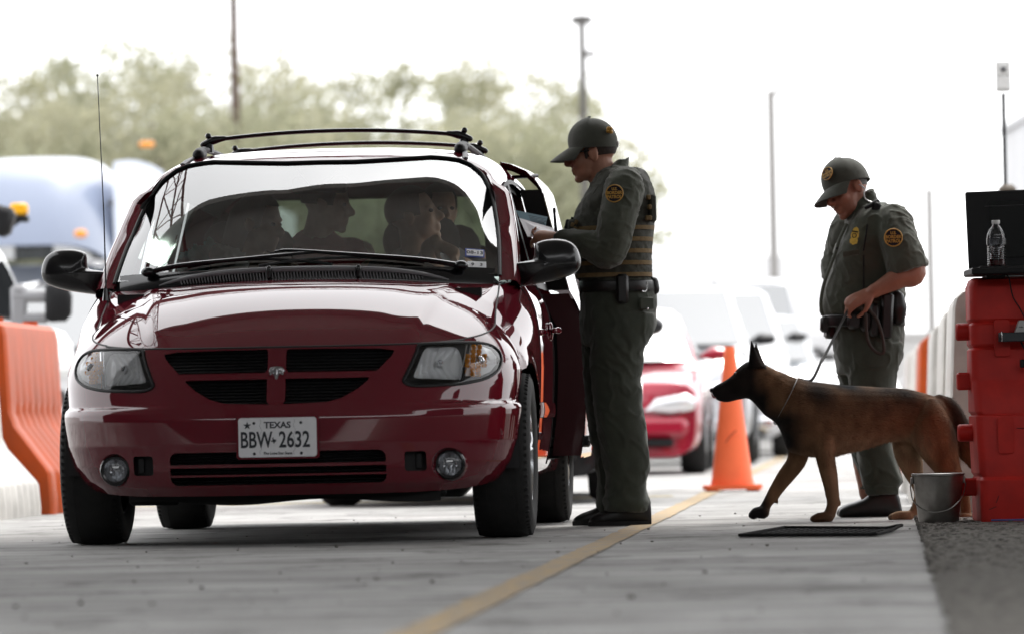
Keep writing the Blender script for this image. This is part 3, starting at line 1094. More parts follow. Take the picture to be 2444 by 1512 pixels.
# ---- headlights
HLC = (sum(p[0] for p in HL) / len(HL), sum(p[1] for p in HL) / len(HL))
RB = pxpoly(Z6, [(335, 215), (450, 197), (600, 190), (660, 215), (700, 300), (712, 380), (690, 520), (560, 530), (400, 525), (260, 520), (235, 490), (265, 400)], lambda p: -.78)
RB = [(p.x, p.y) for p in catmull([(x, z, 0) for x, z in RB], 14, True)]
TS = pxpoly(Z6, [(800, 175), (900, 175), (1000, 215), (1060, 290), (1065, 370), (1010, 450), (930, 490), (760, 500), (770, 400), (785, 280)], lambda p: -.68)
for k, sx in enumerate((1, -1)):
    h_ = thing('headlight', None, None); h_.parent = VAN
    lens_mb[k].build('lens', M_lens, h_, angle=180)
    ring = [Vector((sx * x, front_y(x, z) - .001, z)) for x, z in HL]
    MB().tube(ring + ring[:1], .0062, 6, cap=False).build('gasket', M_blk, h_)
    hs = MB()                                        # housing shell behind the lens
    base = [Vector((sx * x, front_y(x, z) + .004, z)) for x, z in HL]
    cen = Vector((sx * HLC[0], 0, HLC[1]))
    R_ = [base]
    hcy = front_y(*HLC)
    for q, dy in ((.97, .04), (.93, .09), (.5, .13), (.02, .135)):
        R_.append([Vector((cen.x + (p.x - cen.x) * q, lerp(p.y, hcy, 1 - q) + dy, cen.z + (p.z - cen.z) * q)) for p in base])
    hs.rings(R_, 'end')
    hs.build('housing', mat('lamp_housing', (0.12, 0.12, 0.125), rough=0.3, metal=0.3), h_)
    rf = MB()                                        # fluted main reflector
    rc = (sum(p[0] for p in RB) / len(RB), sum(p[1] for p in RB) / len(RB))
    rings = []
    rby = {p: front_y(*p) for p in RB}; rcy = front_y(*rc)
    for i in range(15):
        q = 1 - i / 15.0
        ring = []
        for x, z in RB:
            X, Z = rc[0] + (x - rc[0]) * q, rc[1] + (z - rc[1]) * q
            yy = rby[x, z]
            ring.append(Vector((sx * X, lerp(yy, rcy, 1 - q) + .016 + .040 * (1 - q ** 4) + .010 * abs(math.sin(X * 105 + 4 * (1 - q))) + .004 * math.sin(X * 61 + Z * 20), Z)))
        rings.append(ring)
    rf.rings(rings, 'end')
    rf.build('reflector', M_refl, h_, angle=30)
    bb = MB()
    yb = front_y(*rc)
    bb.ell((sx * rc[0], yb + .035, rc[1] + .006), (.013, .022, .013), 12, 8)
    bb.build('bulb', M_chrome, h_)
    dv = MB()
    for a0, b0 in (((790, 170), (738, 552)), ((752, 172), (705, 545))):
        x0, z0 = pxpoly(Z6, [a0], lambda p: -.75)[0]; x1, z1 = pxpoly(Z6, [b0], lambda p: -.75)[0]
        dv.tube([(sx * x0, front_y(x0, z0) + .010, z0), (sx * x1, front_y(x1, z1) + .010, z1)], .004, 6)
    dv.build('divider', M_chrome, h_)
    ts = MB()
    tc_ = (sum(p[0] for p in TS) / len(TS), sum(p[1] for p in TS) / len(TS))
    rings = []
    for i in range(7):
        q = 1 - i / 7.0
        rings.append([Vector((sx * (tc_[0] + (x - tc_[0]) * q), lerp(front_y(x, z), front_y(*tc_), 1 - q) + .020 + .035 * (1 - q * q), tc_[1] + (z - tc_[1]) * q)) for x, z in TS])
    ts.rings(rings, 'end')
    ts.build('signal_reflector', M_refl, h_)
    am = MB()
    ay = front_y(*tc_)
    # facetted amber insert
    for gx in range(-2, 2):
        for gz in range(-3, 4):
            if abs(gx + .5) * 1.2 + abs(gz) * .62 < 2.75:
                am.box((sx * (tc_[0] - .006 + gx * .021), front_y(tc_[0] - .006 + gx * .021, tc_[1] + gz * .0185) + .016 + .004 * ((gx + gz) % 2), tc_[1] + gz * .0185), (.021, .010, .0185), Matrix.Rotation(.35 * ((gx * 3 + gz) % 3 - 1), 3, 'Z'), .004)
    am.build('turn_signal', M_amber, h_, smooth=False)
    tb = MB()
    tb.lathe([(.0, -.002), (.009, -.001), (.0125, .004), (.016, .006), (.019, .002), (.021, .010)], 20, (sx * (tc_[0] - .004), ay + .002, tc_[1]), 'Y')
    tb.build('signal_bulb', M_chrome, h_)

# ---- grille
gi = MB()
for z in np.arange(.560, .772, .0125):
    for x0, x1 in ((-.45, -.03), (.03, .45)):
        row = []
        for x in np.linspace(x0, x1, 20):
            y = front_y(abs(x), z) + .022
            row.append([Vector((x, y, z)), Vector((x, y + .006, z + .006)), Vector((x, y + .03, z + .008))])
        gi.grid(row)
row = [[Vector((x, front_y(abs(x), z) + .05, z)) for z in np.linspace(.545, .79, 8)] for x in np.linspace(-.48, .48, 40)]
gi.grid(row)
gr_o = gi.build('grille', M_blk, VAN)
em = MB()                                            # ram's-head shield
def ell_o(pts): return [(x * .031, z * .036) for x, z in pts]
yem = front_y(0, .70) - .003
eo = ell_o([(0, 1.0), (.35, .98), (.75, .9), (1.0, .55), (1.02, .1), (.85, -.3), (.55, -.45), (.38, -.85), (.2, -1.0), (0, -1.05)])
eo = eo + [(-x, z) for x, z in reversed(eo[1:-1])]
em.puff([(x, z + .697 - .028) for x, z in eo], yem, .010, .002, 5)
for sx in (-1, 1):
    horn = [(sx * (.012 + .012 * math.cos(a) * (1 - .1 * a)), yem - .012, .678 + .012 * math.sin(a) * (1 - .08 * a)) for a in np.linspace(-.5, 4.6, 16)]
    em.tube(horn, [lerp(.0045, .0018, i / 15) for i in range(16)], 6)
em.limb([(0, yem - .010, .694), (0, yem - .016, .670), (0, yem - .013, .645)], [.009, .008, .005], 8)
em.build('emblem', mat('dull_chrome', (.35, .35, .36), rough=.3, metal=1.0), gr_o)

lg = MB()
for z in np.arange(.246, .372, .0115):
    row = []
    for x in np.linspace(-.43, .43, 40):
        y = front_y(abs(x), max(z, .245)) + .02
        row.append([Vector((x, y, z)), Vector((x, y + .004, z + .004)), Vector((x, y + .03, z + .006))])
    lg.grid(row)
lg.grid([[Vector((x, front_y(abs(x), z) + .05, z)) for z in np.linspace(.23, .385, 6)] for x in np.linspace(-.45, .45, 30)])
lg.build('lower_intake', M_blk, VAN)
for sx in (1, -1):
    s_ = MB()
    s_.grid([[Vector((sx * x, front_y(x, .33) + .035, z)) for z in np.linspace(.27, .375, 4)] for x in np.linspace(.485, .59, 5)])
    s_.box((sx * .548, front_y(.548, .33) + .028, .325), (.026, .01, .062), bev=.003)
    s_.build('bumper_vent', M_blk, VAN)
    fg = thing('fog_light', None, None); fg.parent = VAN
    fy = front_y(FOG[0], FOG[1])
    cx, cz = sx * FOG[0], FOG[1]
    rows = []
    b0 = [Vector((cx + FOG[2] * 1.03 * math.sin(a), front_y(abs(cx + FOG[2] * math.sin(a)), cz + FOG[2] * math.cos(a)), cz + FOG[2] * 1.03 * math.cos(a))) for a in np.linspace(0, 2 * math.pi, 41)[:-1]]
    cb = [Vector((cx + .054 * math.sin(a), fy + .035, cz + .054 * math.cos(a))) for a in np.linspace(0, 2 * math.pi, 41)[:-1]]
    MB().rings([b0, cb], False).build('bezel', M_red, fg)
    MB().tube([p + Vector((0, -.004, 0)) for p in cb + cb[:1]], .0095, 8, cap=False).build('rim', M_gblk, fg)
    MB().tube([Vector((cx + .049 * math.sin(a), fy + .028, cz + .049 * math.cos(a))) for a in np.linspace(0, 2 * math.pi, 33)], .0035, 6, cap=False).build('trim_ring', M_alloy, fg)
    rf = MB()
    rings = []
    for i in range(9):
        q = 1 - i / 9
        rings.append([Vector((cx + .050 * q * math.sin(a), fy + .032 + .04 * (1 - q * q) + .006 * abs(math.sin(.050 * q * math.sin(a) * 160)), cz + .050 * q * math.cos(a))) for a in np.linspace(0, 2 * math.pi, 37)[:-1]])
    rf.rings(rings, 'end')
    rf.build('reflector', M_alloy, fg, angle=30)
    bu = MB(); bu.box((cx, fy + .032, cz + .012), (.036, .012, .018), bev=.005); bu.build('bulb_shield', M_chrome, fg)
    MB().lathe([(.001, -.010), (.02, -.009), (.036, -.005), (.050, .004)], 32, (cx, fy + .024, cz), 'Y').build('lens', M_lens, fg, angle=180)

# ---- number plate
pl = thing('license_plate', None, None, (0.010, -1.008, .427)); pl.parent = VAN
pm = MB(); pm.prism(rrect(-.153, .153, -.077, .077, .012), 0, .003); pm.build('plate', M_wht, pl, angle=30)
pb = MB(); pb.prism(rrect(-.163, .163, -.084, .084, .014), .004, .030); pb.build('plate_holder', M_red, pl, angle=30)
rim_ = rrect(-.150, .150, -.074, .074, .011)
MB().tube([Vector((x, -.001, z)) for x, z in rim_ + rim_[:1]], .002, 6, cap=False).build('plate_edge', M_wht, pl)
lt = MB()
def T(x, z): return Matrix.Translation((x, -.001, z)) @ FACING
text_into(lt, 'TEXAS', .034, T(.0, .047), bold=.0011, sx=1.05)
text_into(lt, 'BBW', .088, T(-.084, -.012), bold=.0016, sx=.66)
text_into(lt, '2632', .088, T(.066, -.012), bold=.0016, sx=.70)
text_into(lt, 'The Lone Star State', .014, T(.0, -.062), bold=.0003, sx=1.0)
star = []
for i in range(10):
    a = math.pi / 2 + i * math.pi / 5
    r = .017 if i % 2 == 0 else .0065
    star.append((-.118 + r * math.cos(a), .047 + r * math.sin(a)))
lt.prism(star, -.0018, -.0005)
tex = [(-.3, 1), (.05, 1), (.05, .45), (.55, .35), (.95, .3), (1, -.2), (.75, -.4), (.4, -.75), (.35, -1.1), (.1, -1.0), (-.15, -.5), (-.4, -.4), (-.55, -.6), (-.95, -.05), (-.3, -.05)]
lt.prism([(-.0165 + .0115 * x, -.012 + .0115 * z) for x, z in tex], -.0018, -.0005)
for x in (-.092, .092):
    for z in (.056, -.063):
        lt.lathe([(.0, -.004), (.005, -.003), (.006, -.0005)], 12, (x, 0, z), 'Y')
lt.build('lettering', M_ink, pl, smooth=False)
ln = MB()
for x0 in (-.066, .066):
    ln.tube([(x0 + .004 * math.sin(i * 1.9) + .002 * math.sin(i * 5.1), -.0008, .07 - i * .0105) for i in range(14)], .0007, 4)
ln.build('plate_pattern', mat('plate_grey', (.35, .36, .38), rough=.5), pl)

# ---- air dam, wheels
ad = MB()
ad.grid([[Vector((x, -.84 + .25 * (x / .8) ** 2, z + .010 * math.sin(x * 9))) for x in np.linspace(-.62, .62, 30)] for z in (.25, .205, .172)])
ad.grid([[Vector((x, y + .25 * (x / .8) ** 2, .178 + .010 * math.sin(x * 9))) for x in np.linspace(-.62, .62, 30)] for y in (-.84, -.5)])
ad.box((-.52, -.66, .19), (.20, .05, .05), bev=.012)
ad.box((.50, -.66, .205), (.28, .05, .05), bev=.012)
ad.build('air_dam', mat('air_dam_black', (.006, .006, .006), rough=.6, spec=.15), VAN)
def wheel(x, y, sx):
    w = thing('wheel', None, None, (x, y, .335), 0.0); w.parent = VAN
    t = MB()
    prof = [(.205, -.095), (.225, -.112), (.27, -.120), (.305, -.116), (.322, -.104), (.332, -.088), (.3355, -.05), (.337, 0), (.3355, .05), (.332, .088), (.322, .104), (.305, .116), (.27, .120), (.225, .112), (.205, .095)]
    t.lathe(prof, 64, axis='X')
    for gx in (-.055, -.018, .018, .055):
        t.lathe([(.3363, gx - .004), (.330, gx - .002), (.330, gx + .002), (.3363, gx + .004)], 48, axis='X')
    for k in range(72):
        a = 2 * math.pi * k / 72
        for s_ in (-1, 1):
            c = Vector((s_ * .094, .3225 * math.cos(a), .3225 * math.sin(a)))
            t.box(c, (.03, .012, .014), Matrix.Rotation(a, 3, 'X'), .003)
    t.build('tyre', M_rub, w, angle=35)
    r = MB()
    r.lathe([(.206, -.09), (.212, -.10), (.206, -.104), (.195, -.085), (.185, 0), (.195, .085), (.206, .104), (.212, .10), (.206, .09)], 48, axis='X')
    o = sx * .075
    r.lathe([(.0, o + sx * .018), (.03, o + sx * .018), (.045, o + sx * .008), (.055, o - sx * .01)], 32, axis='X')
    for k in range(5):
        a = 2 * math.pi * k / 5 + .3
        for da in (-.16, .16):
            pts = [Vector((o + sx * .004, .04 * math.cos(a), .04 * math.sin(a))), Vector((o + sx * .016, .12 * math.cos(a + da * .7), .12 * math.sin(a + da * .7))), Vector((o + sx * .010, .195 * math.cos(a + da), .195 * math.sin(a + da)))]
            r.tube(catmull(pts, 4), .018, 8, flat=.7)
    r.lathe([(.0, o - sx * .05), (.19, o - sx * .05)], 32, axis='X')
    r.build('rim', M_alloy, w, angle=40)
for sx in (1, -1):
    wheel(sx * .835, 0, sx); wheel(sx * .84, WB, sx)

# ---- doors on the near side
dh = MB()
hx = .958
dh.limb([(hx + .022, 1.30, .86), (hx + .034, 1.37, .862), (hx + .022, 1.45, .864)], [.012, .016, .012], 10)
dh.ell((hx + .002, 1.375, .858), (.012, .085, .042))
dh.build('door_handle', M_red, VAN)
sd = thing('sliding_door', None, None, (0.100, 1.0, 0.0), 0.0); sd.parent = VAN
o = slide_mb.build('door_skin', M_red, sd)
dsk = MB()
for z0, z1 in ((.31, 1.04),):
    dsk.grid([[Vector((x_ - .07, y, z)) for z, x_ in ((z0, .93), (.6, .955), (z1, .91))] for y in (1.57, 2.1, 2.59)])
    for y in (1.565, 2.595):
        dsk.grid([[Vector((x_ - d, y, z)) for z, x_ in ((.31, .925), (.5, .95), (.7, .96), (.9, .955), (1.05, .885))] for d in (.0, .13)])
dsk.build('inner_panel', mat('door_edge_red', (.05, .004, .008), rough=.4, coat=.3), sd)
df = MB()
for y0, y1 in ((1.565, 1.64), (2.52, 2.60)):
    side_one(df, 1, y0, y1, 0, 1, .0)
side_one(df, 1, 1.565, 2.60, .93, 1.0, .0)
df.grid([[Vector((x, y, zroof(y) - dz)) for x, dz in ((.770, .16), (.745, .12), (.70, .074), (.63, .042), (.58, .03))] for y in np.linspace(1.565, 2.60, 8)])
df.grid([[Vector((x, 1.565 + .06 * k, zroof(1.6) - dz - .03 * k)) for x, dz in ((.770, .16), (.745, .12), (.70, .074), (.63, .042), (.58, .03))] for k in (0, 1)])
df.build('window_surround', M_red, sd)
g = MB(); side_one(g, 1, 1.60, 2.56, .0, .97, .002); g.build('door_window', mat('privacy_glass', (.01, .012, .012), rough=.03, spec=1.0, ior=1.8), sd)
g = MB()
g.grid([[Vector((side_pt(1.57, t).x - d, 1.568, side_pt(1.57, t).z)) for t in np.linspace(0, 1, 8)] for d in (0, .045, .10)])
g.build('door_edge_trim', M_blk, sd)
dt = MB(); dt.box((.84, 1.60, .375), (.26, .06, .055), bev=.008)
dt.build('roller_arm', M_gblk, sd)
dt = MB(); dt.tube([(.74, 1.75, 1.60), (.62, 1.55, 1.585), (.56, 1.45, 1.58)], .009, 8)
dt.build('roller_arm', M_gblk, sd)
# opening frame in the body side
of = MB()
for y in (1.555, 2.605):
    of.grid([[Vector((x_ - d, y, z)) for z, x_ in ((.29, .92), (.5, .95), (.7, .96), (.9, .955), (1.05, .885))] for d in (.0, .10)])
of.grid([[Vector((x, y, .30)) for x in (.70, .93)] for y in (1.55, 2.61)])
of.build('door_opening', M_blk, VAN)

# ---- windscreen stickers
def on_ws(f, t, w, h):
    c = ws(f, t, .003)
    ex = (ws(f + .01, t) - ws(f - .01, t)).normalized(); ez = (ws(f, t + .02) - ws(f, t - .02)).normalized()
    en = ex.cross(ez).normalized()
    M = Matrix((ex, ez, en)).transposed().to_4x4()
    M.translation = c
    return M
for (f, t, w, h, txt, blue) in ((.875, .150, .090, .066, '08-13', True), (.885, .060, .088, .056, '9   3', False)):
    st = thing('sticker', None, None); st.parent = VAN
    Mx = on_ws(f, t, w, h)
    a = MB(); a.box((0, 0, 0), (w, h, .001)); a.xf(Mx); a.build('sticker_back', M_navy if blue else M_wht, st)
    if blue:
        a = MB(); a.box((0, 0, .0012), (w * .86, h * .74, .001)); a.xf(Mx); a.build('sticker_face', M_wht, st)
    tm = MB(); text_into(tm, txt, .034 if blue else .030, Mx @ Matrix.Translation((0, 0, .0025)), bold=.0006, extrude=.0003); tm.build('sticker_text', M_ink, st, smooth=False)
# ------------------------------------------------------------------ people and the dog
M_skin = mat('skin', (.42, .20, .13), rough=.5, var=.18, vscale=18, bump=.06, bscale=120)
M_skin2 = mat('tanned_skin', (.36, .15, .095), rough=.5, var=.2, vscale=18, bump=.06, bscale=120)
M_hair = mat('dark_hair', (.03, .018, .012), rough=.6, var=.5, vscale=40, bump=.3, bscale=200, stretch=(1, 1, .2))
M_cloth = mat('olive_uniform', (.066, .074, .053), rough=.85, var=.25, vscale=14, bump=.25, bscale=380, sheen=.25)
M_trou = mat('olive_trousers', (.046, .056, .040), rough=.88, var=.28, vscale=11, bump=.25, bscale=380, sheen=.25)
M_cap = mat('olive_cap', (.058, .062, .047), rough=.85, var=.2, vscale=25, bump=.3, bscale=450, sheen=.2)
M_vest = mat('vest_nylon', (.055, .058, .044), rough=.75, var=.3, vscale=22, bump=.3, bscale=400)
M_tan = mat('tan_webbing', (.19, .13, .055), rough=.8, var=.3, vscale=40, bump=.3, bscale=500)
M_leath = mat('black_leather', (.010, .010, .010), rough=.38, bump=.12, bscale=160)
M_boot = mat('boot_leather', (.012, .012, .012), rough=.42, var=.4, vscale=30, bump=.1, bscale=120)
M_gold = mat('gold_thread', (.55, .30, .05), rough=.55, var=.2, vscale=80)
M_badge = mat('gold_badge', (.85, .58, .10), rough=.35, metal=.25, var=.3, vscale=120)
M_patch = mat('patch_navy', (.012, .012, .02), rough=.85)
M_lenses = mat('sunglasses', (.004, .004, .005), rough=.08, coat=.5)
M_steel = mat('steel', (.55, .55, .55), rough=.25, metal=1.0)

def smooth_rows(rows, n=4):
    P = [Vector((r[1], r[2], 0)) for r in rows]
    out = []
    ks = list(range(len(rows)))
    A = catmull([(r[0], r[1], r[2]) for r in rows], n)
    B = catmull([(r[3], r[4] if len(r) > 4 else 0.0, 0) for r in rows], n)
    return [(a.x, a.y, a.z, b.x, b.y) for a, b in zip(A, B)]
def sil(mb, zc, rows, Y, n=28, sub=4, power=2.3, zmin=None):
    """horizontal slices: (zy, x_left, x_right, half_depth[, Y offset]) read from the photo"""
    rings = []
    for zy, xl, xr, d, yo in smooth_rows(rows, sub):
        L_, R_ = at(*zc(xl, zy), Y + yo), at(*zc(xr, zy), Y + yo)
        c = (L_ + R_) / 2; a = (R_ - L_) / 2
        a.z *= .3
        ring = []
        for k in range(n):
            t = 2 * math.pi * k / n
            ct, st = math.cos(t), math.sin(t)
            e = 2 / power
            p = c + a * (abs(ct) ** e * (1 if ct >= 0 else -1)) + Vector((0, d, 0)) * (abs(st) ** e * (1 if st >= 0 else -1))
            if zmin is not None: p.z = max(p.z, zmin)
            ring.append(p)
        rings.append(ring)
    mb.rings(rings)
def silx(mb, zc, cols, Y, n=24, sub=4, power=2.1):
    """vertical slices along the body: (zx, y_top, y_bottom, half_depth[, Y offset])"""
    rings = []
    for zx, yt, yb, d, yo in smooth_rows(cols, sub):
        T_, B_ = at(*zc(zx, yt), Y + yo), at(*zc(zx, yb), Y + yo)
        c = (T_ + B_) / 2; a = (T_ - B_) / 2
        ring = []
        for k in range(n):
            t = 2 * math.pi * k / n
            ct, st = math.cos(t), math.sin(t)
            e = 2 / power
            ring.append(c + a * (abs(ct) ** e * (1 if ct >= 0 else -1)) + Vector((0, d, 0)) * (abs(st) ** e * (1 if st >= 0 else -1)))
        rings.append(ring)
    mb.rings(rings)
def frame(C, yaw, pitch=0, roll=0):
    """local +x looks along yaw (degrees from +X), pitch<0 looks down"""
    return Matrix.Translation(C) @ Matrix.Rotation(R(yaw), 4, 'Z') @ Matrix.Rotation(R(-pitch), 4, 'Y') @ Matrix.Rotation(R(roll), 4, 'X')
def add_head(mb, F, s=1.0, nose=1.0, neck=True, jaw=1.0):
    h = MB()
    h.ell((-.012, 0, .035), (.097, .077, .088), 24, 16)
    h.ell((.026, 0, -.022), (.064, .063, .085), 20, 14)
    h.ell((.030, 0, -.070), (.050, .052 * jaw, .040), 16, 12)
    h.ell((.068, 0, -.097), (.021, .024, .018), 12, 8)
    h.limb([(.082, 0, .022), (.098, 0, -.004), (.112 * nose, 0, -.026), (.090, 0, -.036)], [.008, .009, .013, .008], 10)
    for s_ in (-1, 1):
        h.ell((.096, s_ * .010, -.030), (.011, .010, .008), 10, 6)
        h.ell((.052, s_ * .038, -.026), (.032, .026, .028), 12, 8)
        h.ell((.072, s_ * .026, .026), (.017, .030, .010), 12, 8)
        h.ell((-.008, s_ * .078, -.006), (.022, .010, .033), 12, 8, Matrix.Rotation(R(12), 3, 'Y'))
        h.ell((-.018, s_ * .085, .000), (.012, .008, .026), 10, 8)
    h.ell((.086, 0, -.056), (.012, .025, .007), 12, 8)
    h.ell((.083, 0, -.071), (.012, .021, .008), 12, 8)
    if neck: h.limb([(-.020, 0, -.03), (-.030, 0, -.10), (-.045, 0, -.19)], [.060, .060, .068], 16)
    h.xf(F @ Matrix.Scale(s, 4))
    mb.add(h.v, h.f)
def add_hand(mb, F, curl=40, s=1.0, side=1, thumb=35):
    """local: +x towards the fingertips, +z back of the hand, thumb on side*y"""
    h = MB()
    h.limb([(-.03, 0, 0), (.02, 0, .001), (.075, 0, .002)], [.027, .034, .036], 12, 4, flat=.45, up=(0, 0, 1))
    for i, (y, L, r) in enumerate(((.028, .070, .0088), (.010, .080, .0092), (-.009, .074, .0088), (-.027, .058, .0078))):
        p = Vector((.078 - abs(i - 1) * .005, side * y, .002))
        a = 0
        pts = [p - Vector((.02, 0, 0)), p]
        for k, f in enumerate((.45, .32, .25)):
            a += R(curl * (.6 + .25 * k) + 5 * (i - 1))
            p = p + Vector((math.cos(a), 0, -math.sin(a))) * L * f
            pts.append(p.copy())
        h.limb(pts, [r, r, r * .95, r * .9, r * .78], 8, 3)
    h.limb([(.005, side * .024, -.004), (.035, side * .048, -.014), (.062, side * .052, -.030), (.080, side * .045, -.044 if thumb > 20 else -.02)], [.013, .0115, .010, .0085], 8, 3)
    h.xf(F @ Matrix.Scale(s, 4))
    mb.add(h.v, h.f)
def hand_frame(P, d, up):
    x = Vector(d).normalized(); z = Vector(up); z = (z - x * z.dot(x)).normalized(); y = z.cross(x)
    M = Matrix((x, y, z)).transposed().to_4x4(); M.translation = P
    return M
def folds(amp, fx=9.0, seed=0, stretch=1.0):
    def w(co, n):
        p = Vector((co.x * fx, co.y * fx, co.z * fx * stretch + seed + co.x * fx * .5))
        a = mnoise.noise(p + Vector((mnoise.noise(p * .7) * 1.2, 0, 0)))
        b = mnoise.noise(p * 2.7 + Vector((5, 1, 2)))
        c = mnoise.noise(p * 1.7 + Vector((b * .8 + 9, 3, a)))
        return amp * (.9 * (1.0 - 2.2 * abs(a)) + 1.5 * (1 - min(1, abs(c) * 1.6)) ** 4 - .5) + amp * .3 * b
    return w
def add_cap(name, F, parent, front_patch=False, back=False):
    c = MB()
    rings = []
    for i in range(14):
        th = R(2 + 90 * i / 13)
        z = .100 * math.cos(th)
        ring = []
        for k in range(48):
            a = 2 * math.pi * k / 48
            r = math.sin(th)
            fl = 1.0 + .05 * max(0, math.cos(a)) * math.sin(th * 2)
            seam = -.0016 * math.exp(-((a % (math.pi / 3)) - math.pi / 6) ** 2 / .002) if i < 13 else 0
            ring.append(Vector((-.014 + (.101 * r * fl + seam) * math.cos(a), (.093 * r + seam) * math.sin(a), .040 + z * (1.06 if math.cos(a) > 0 else 1.0))))
        rings.append(ring)
    low = [Vector((p.x * 1.0, p.y, .018 + .010 * math.cos(2 * math.pi * k / 48))) for k, p in enumerate(rings[-1])]
    c.rings(rings + [low] + [[Vector((p.x * .96, p.y * .96, p.z + .012)) for p in low]], True)
    c.ell((-.014, 0, .146), (.008, .008, .004), 10, 6)
    c.xf(F)
    o = c.build(name, M_cap, parent, world=True, angle=60)
    b = MB()
    top, bot = [], []
    for i in range(9):
        q = i / 8
        rt, rb = [], []
        for k in range(25):
            a = lerp(-1.25, 1.25, k / 24)
            x = -.014 + .099 * math.cos(a) + q * .084 * (math.cos(a * .9) ** .7)
            y = .090 * math.sin(a) * (1 - .02 * q)
            z = .030 + .004 - .036 * q - .011 * (y / .09) ** 2 * (.4 + .6 * q) - .008 * q * q
            rt.append(Vector((x, y, z))); rb.append(Vector((x, y, z - .004)))
        top.append(rt); bot.append(rb)
    b.grid(top); b.grid(bot, flip=True)
    b.grid([top[-1], bot[-1]]); b.grid([[r[0] for r in top], [r[0] for r in bot]]); b.grid([[r[-1] for r in top], [r[-1] for r in bot]])
    b.xf(F)
    b.build('brim', M_cap, o, world=True, angle=40)
    return o
def round_patch(name, M, r, parent, lines, world=True, size=None):
    """embroidered round patch: gold ring, dark field, gold words; M maps local xy to the cloth, z outwards"""
    p = MB()
    p.lathe([(0, .0015), (r * .88, .0015), (r * .9, .0)], 32); p.xf(M)
    o = p.build(name, M_patch, parent, world=world)
    g_ = MB(); g_.lathe([(r * .87, .0016), (r * .89, .0034), (r * .97, .0034), (r, .0)], 40); g_.xf(M); g_.build('patch_border', M_gold, o, world=True)
    t = MB()
    for txt, y, sz in lines:
        text_into(t, txt, sz * r, M @ Matrix.Translation((0, y * r, .0026)), bold=.02 * r, extrude=.0004, sx=.92)
    t.build('patch_lettering', M_gold, o, smooth=False, world=True)
    return o
def surf_frame(P, n, up=(0, 0, 1)):
    z = Vector(n).normalized(); y = Vector(up); y = (y - z * y.dot(z)).normalized(); x = y.cross(z)
    M = Matrix((x, y, z)).transposed().to_4x4(); M.translation = P
    return M
WORDS = [('U.S.', .48, .42), ('BORDER', .05, .47), ('PATROL', -.40, .47)]
def boot(mb, zc, X, top, Y, half, sole=True):
    rings = []
    A = catmull([(x, t, 0) for x, t in zip(X, top)], 3)
    N = len(A)
    for i, p in enumerate(A):
        q = at(*zc(p.x, p.y), Y)
        f = i / (N - 1)
        w = half * (math.sin(math.pi * min(1, max(.0, f * 1.0))) ** .35 if 0 < f < 1 else .35) * interp(f, [0, .25, .5, .8, 1], [.92, 1.05, .88, .85, .8])
        ring = []
        lift = .012 * max(0, 1 - f / .12)
        for k in range(20):
            t = 2 * math.pi * k / 20
            ct, st = math.cos(t), math.sin(t)
            z = (q.z - lift) * (.5 + .5 * ct) + lift if ct > -.98 else lift
            ring.append(Vector((q.x, Y + w * abs(st) ** .6 * (1 if st >= 0 else -1), max(lift, z))))
        rings.append(ring)
    mb.rings(rings)

# ================= officer talking to the driver
Y1 = 22.99
def P4(zx, zy, dy=0.0): return at(*Z4(zx, zy), Y1 + dy)
Z5 = zoomc(1200, 760, 2.52)
def P5(zx, zy, dy=0.0): return at(*Z5(zx, zy), Y1 + dy)
b1 = gnd(1460, 1252)
O1 = thing('person', 'standing officer in olive cap, sunglasses and banded vest reading papers at the van door', 'person', (b1.x, Y1, 0))
F1 = frame(P4(815, 305), 176, -7, 0)
bm_ = MB()
add_head(bm_, F1, 1.06, jaw=1.1)
bm_.limb([P4(915, 470), P4(960, 620), P4(960, 900), P4(970, 1200)], [.058, .10, .11, .11], 16)
for s_, dy in ((-1, -.1), (1, .1)):
    bm_.limb([P5(850, 0, dy), P5(840, 500, dy), P5(900, 900, dy), P5(910, 1200, dy)], [.08, .07, .06, .045], 12)
near_arm = [P4(1052, 548, -.19), P4(1000, 780, -.25), P4(935, 1005, -.25), P4(785, 965, -.22), P4(610, 925, -.15)]
far_arm = [P4(1010, 560, .20), P4(930, 780, .25), P4(850, 960, .24), P4(720, 950, .16), P4(600, 945, .06)]
bm_.limb(near_arm, [.07, .06, .05, .04, .030], 12)
bm_.limb(far_arm, [.07, .06, .05, .04, .030], 12)
add_hand(bm_, hand_frame(P4(560, 918, -.14), P4(430, 905, -.10) - P4(560, 918, -.14), (-.1, -.75, .65)), 38, 1.05, 1)
add_hand(bm_, hand_frame(P4(560, 945, .05), P4(440, 925, .02) - P4(560, 945, .05), (.1, .5, -.7)), 30, 1.0, -1)
o = link(fuse(bm_, 'body', .0055, 3), 'body', M_skin, O1, angle=180, world=True)
hr = MB()
for k in range(1):
    rings = []
    for i in range(12):
        th = R(60 + 62 * i / 11)
        rings.append([Vector((-.012 + .1005 * math.sin(th) * math.cos(a), .081 * math.sin(th) * math.sin(a), .035 + .090 * math.cos(th))) for a in np.linspace(R(70), R(290), 24)])
    hr.grid(rings)
for s_ in (-1, 1): hr.limb([(.020, s_ * .074, .015), (.022, s_ * .073, -.015)], [.010, .006], 8, flat=.5)
hr.xf(F1 @ Matrix.Scale(1.06, 4)); hr.build('hair', M_hair, O1, world=True, angle=180)
cap1 = add_cap('cap', F1 @ Matrix.Scale(1.10, 4) @ Matrix.Translation((.004, 0, .004)), O1)
st_ = MB(); st_.box((-.108, 0, .030), (.012, .05, .016), bev=.003); st_.xf(F1 @ Matrix.Scale(1.10, 4)); st_.build('cap_strap', mat('strap_white', (.6, .6, .6), rough=.6), cap1, world=True)
gm = MB()
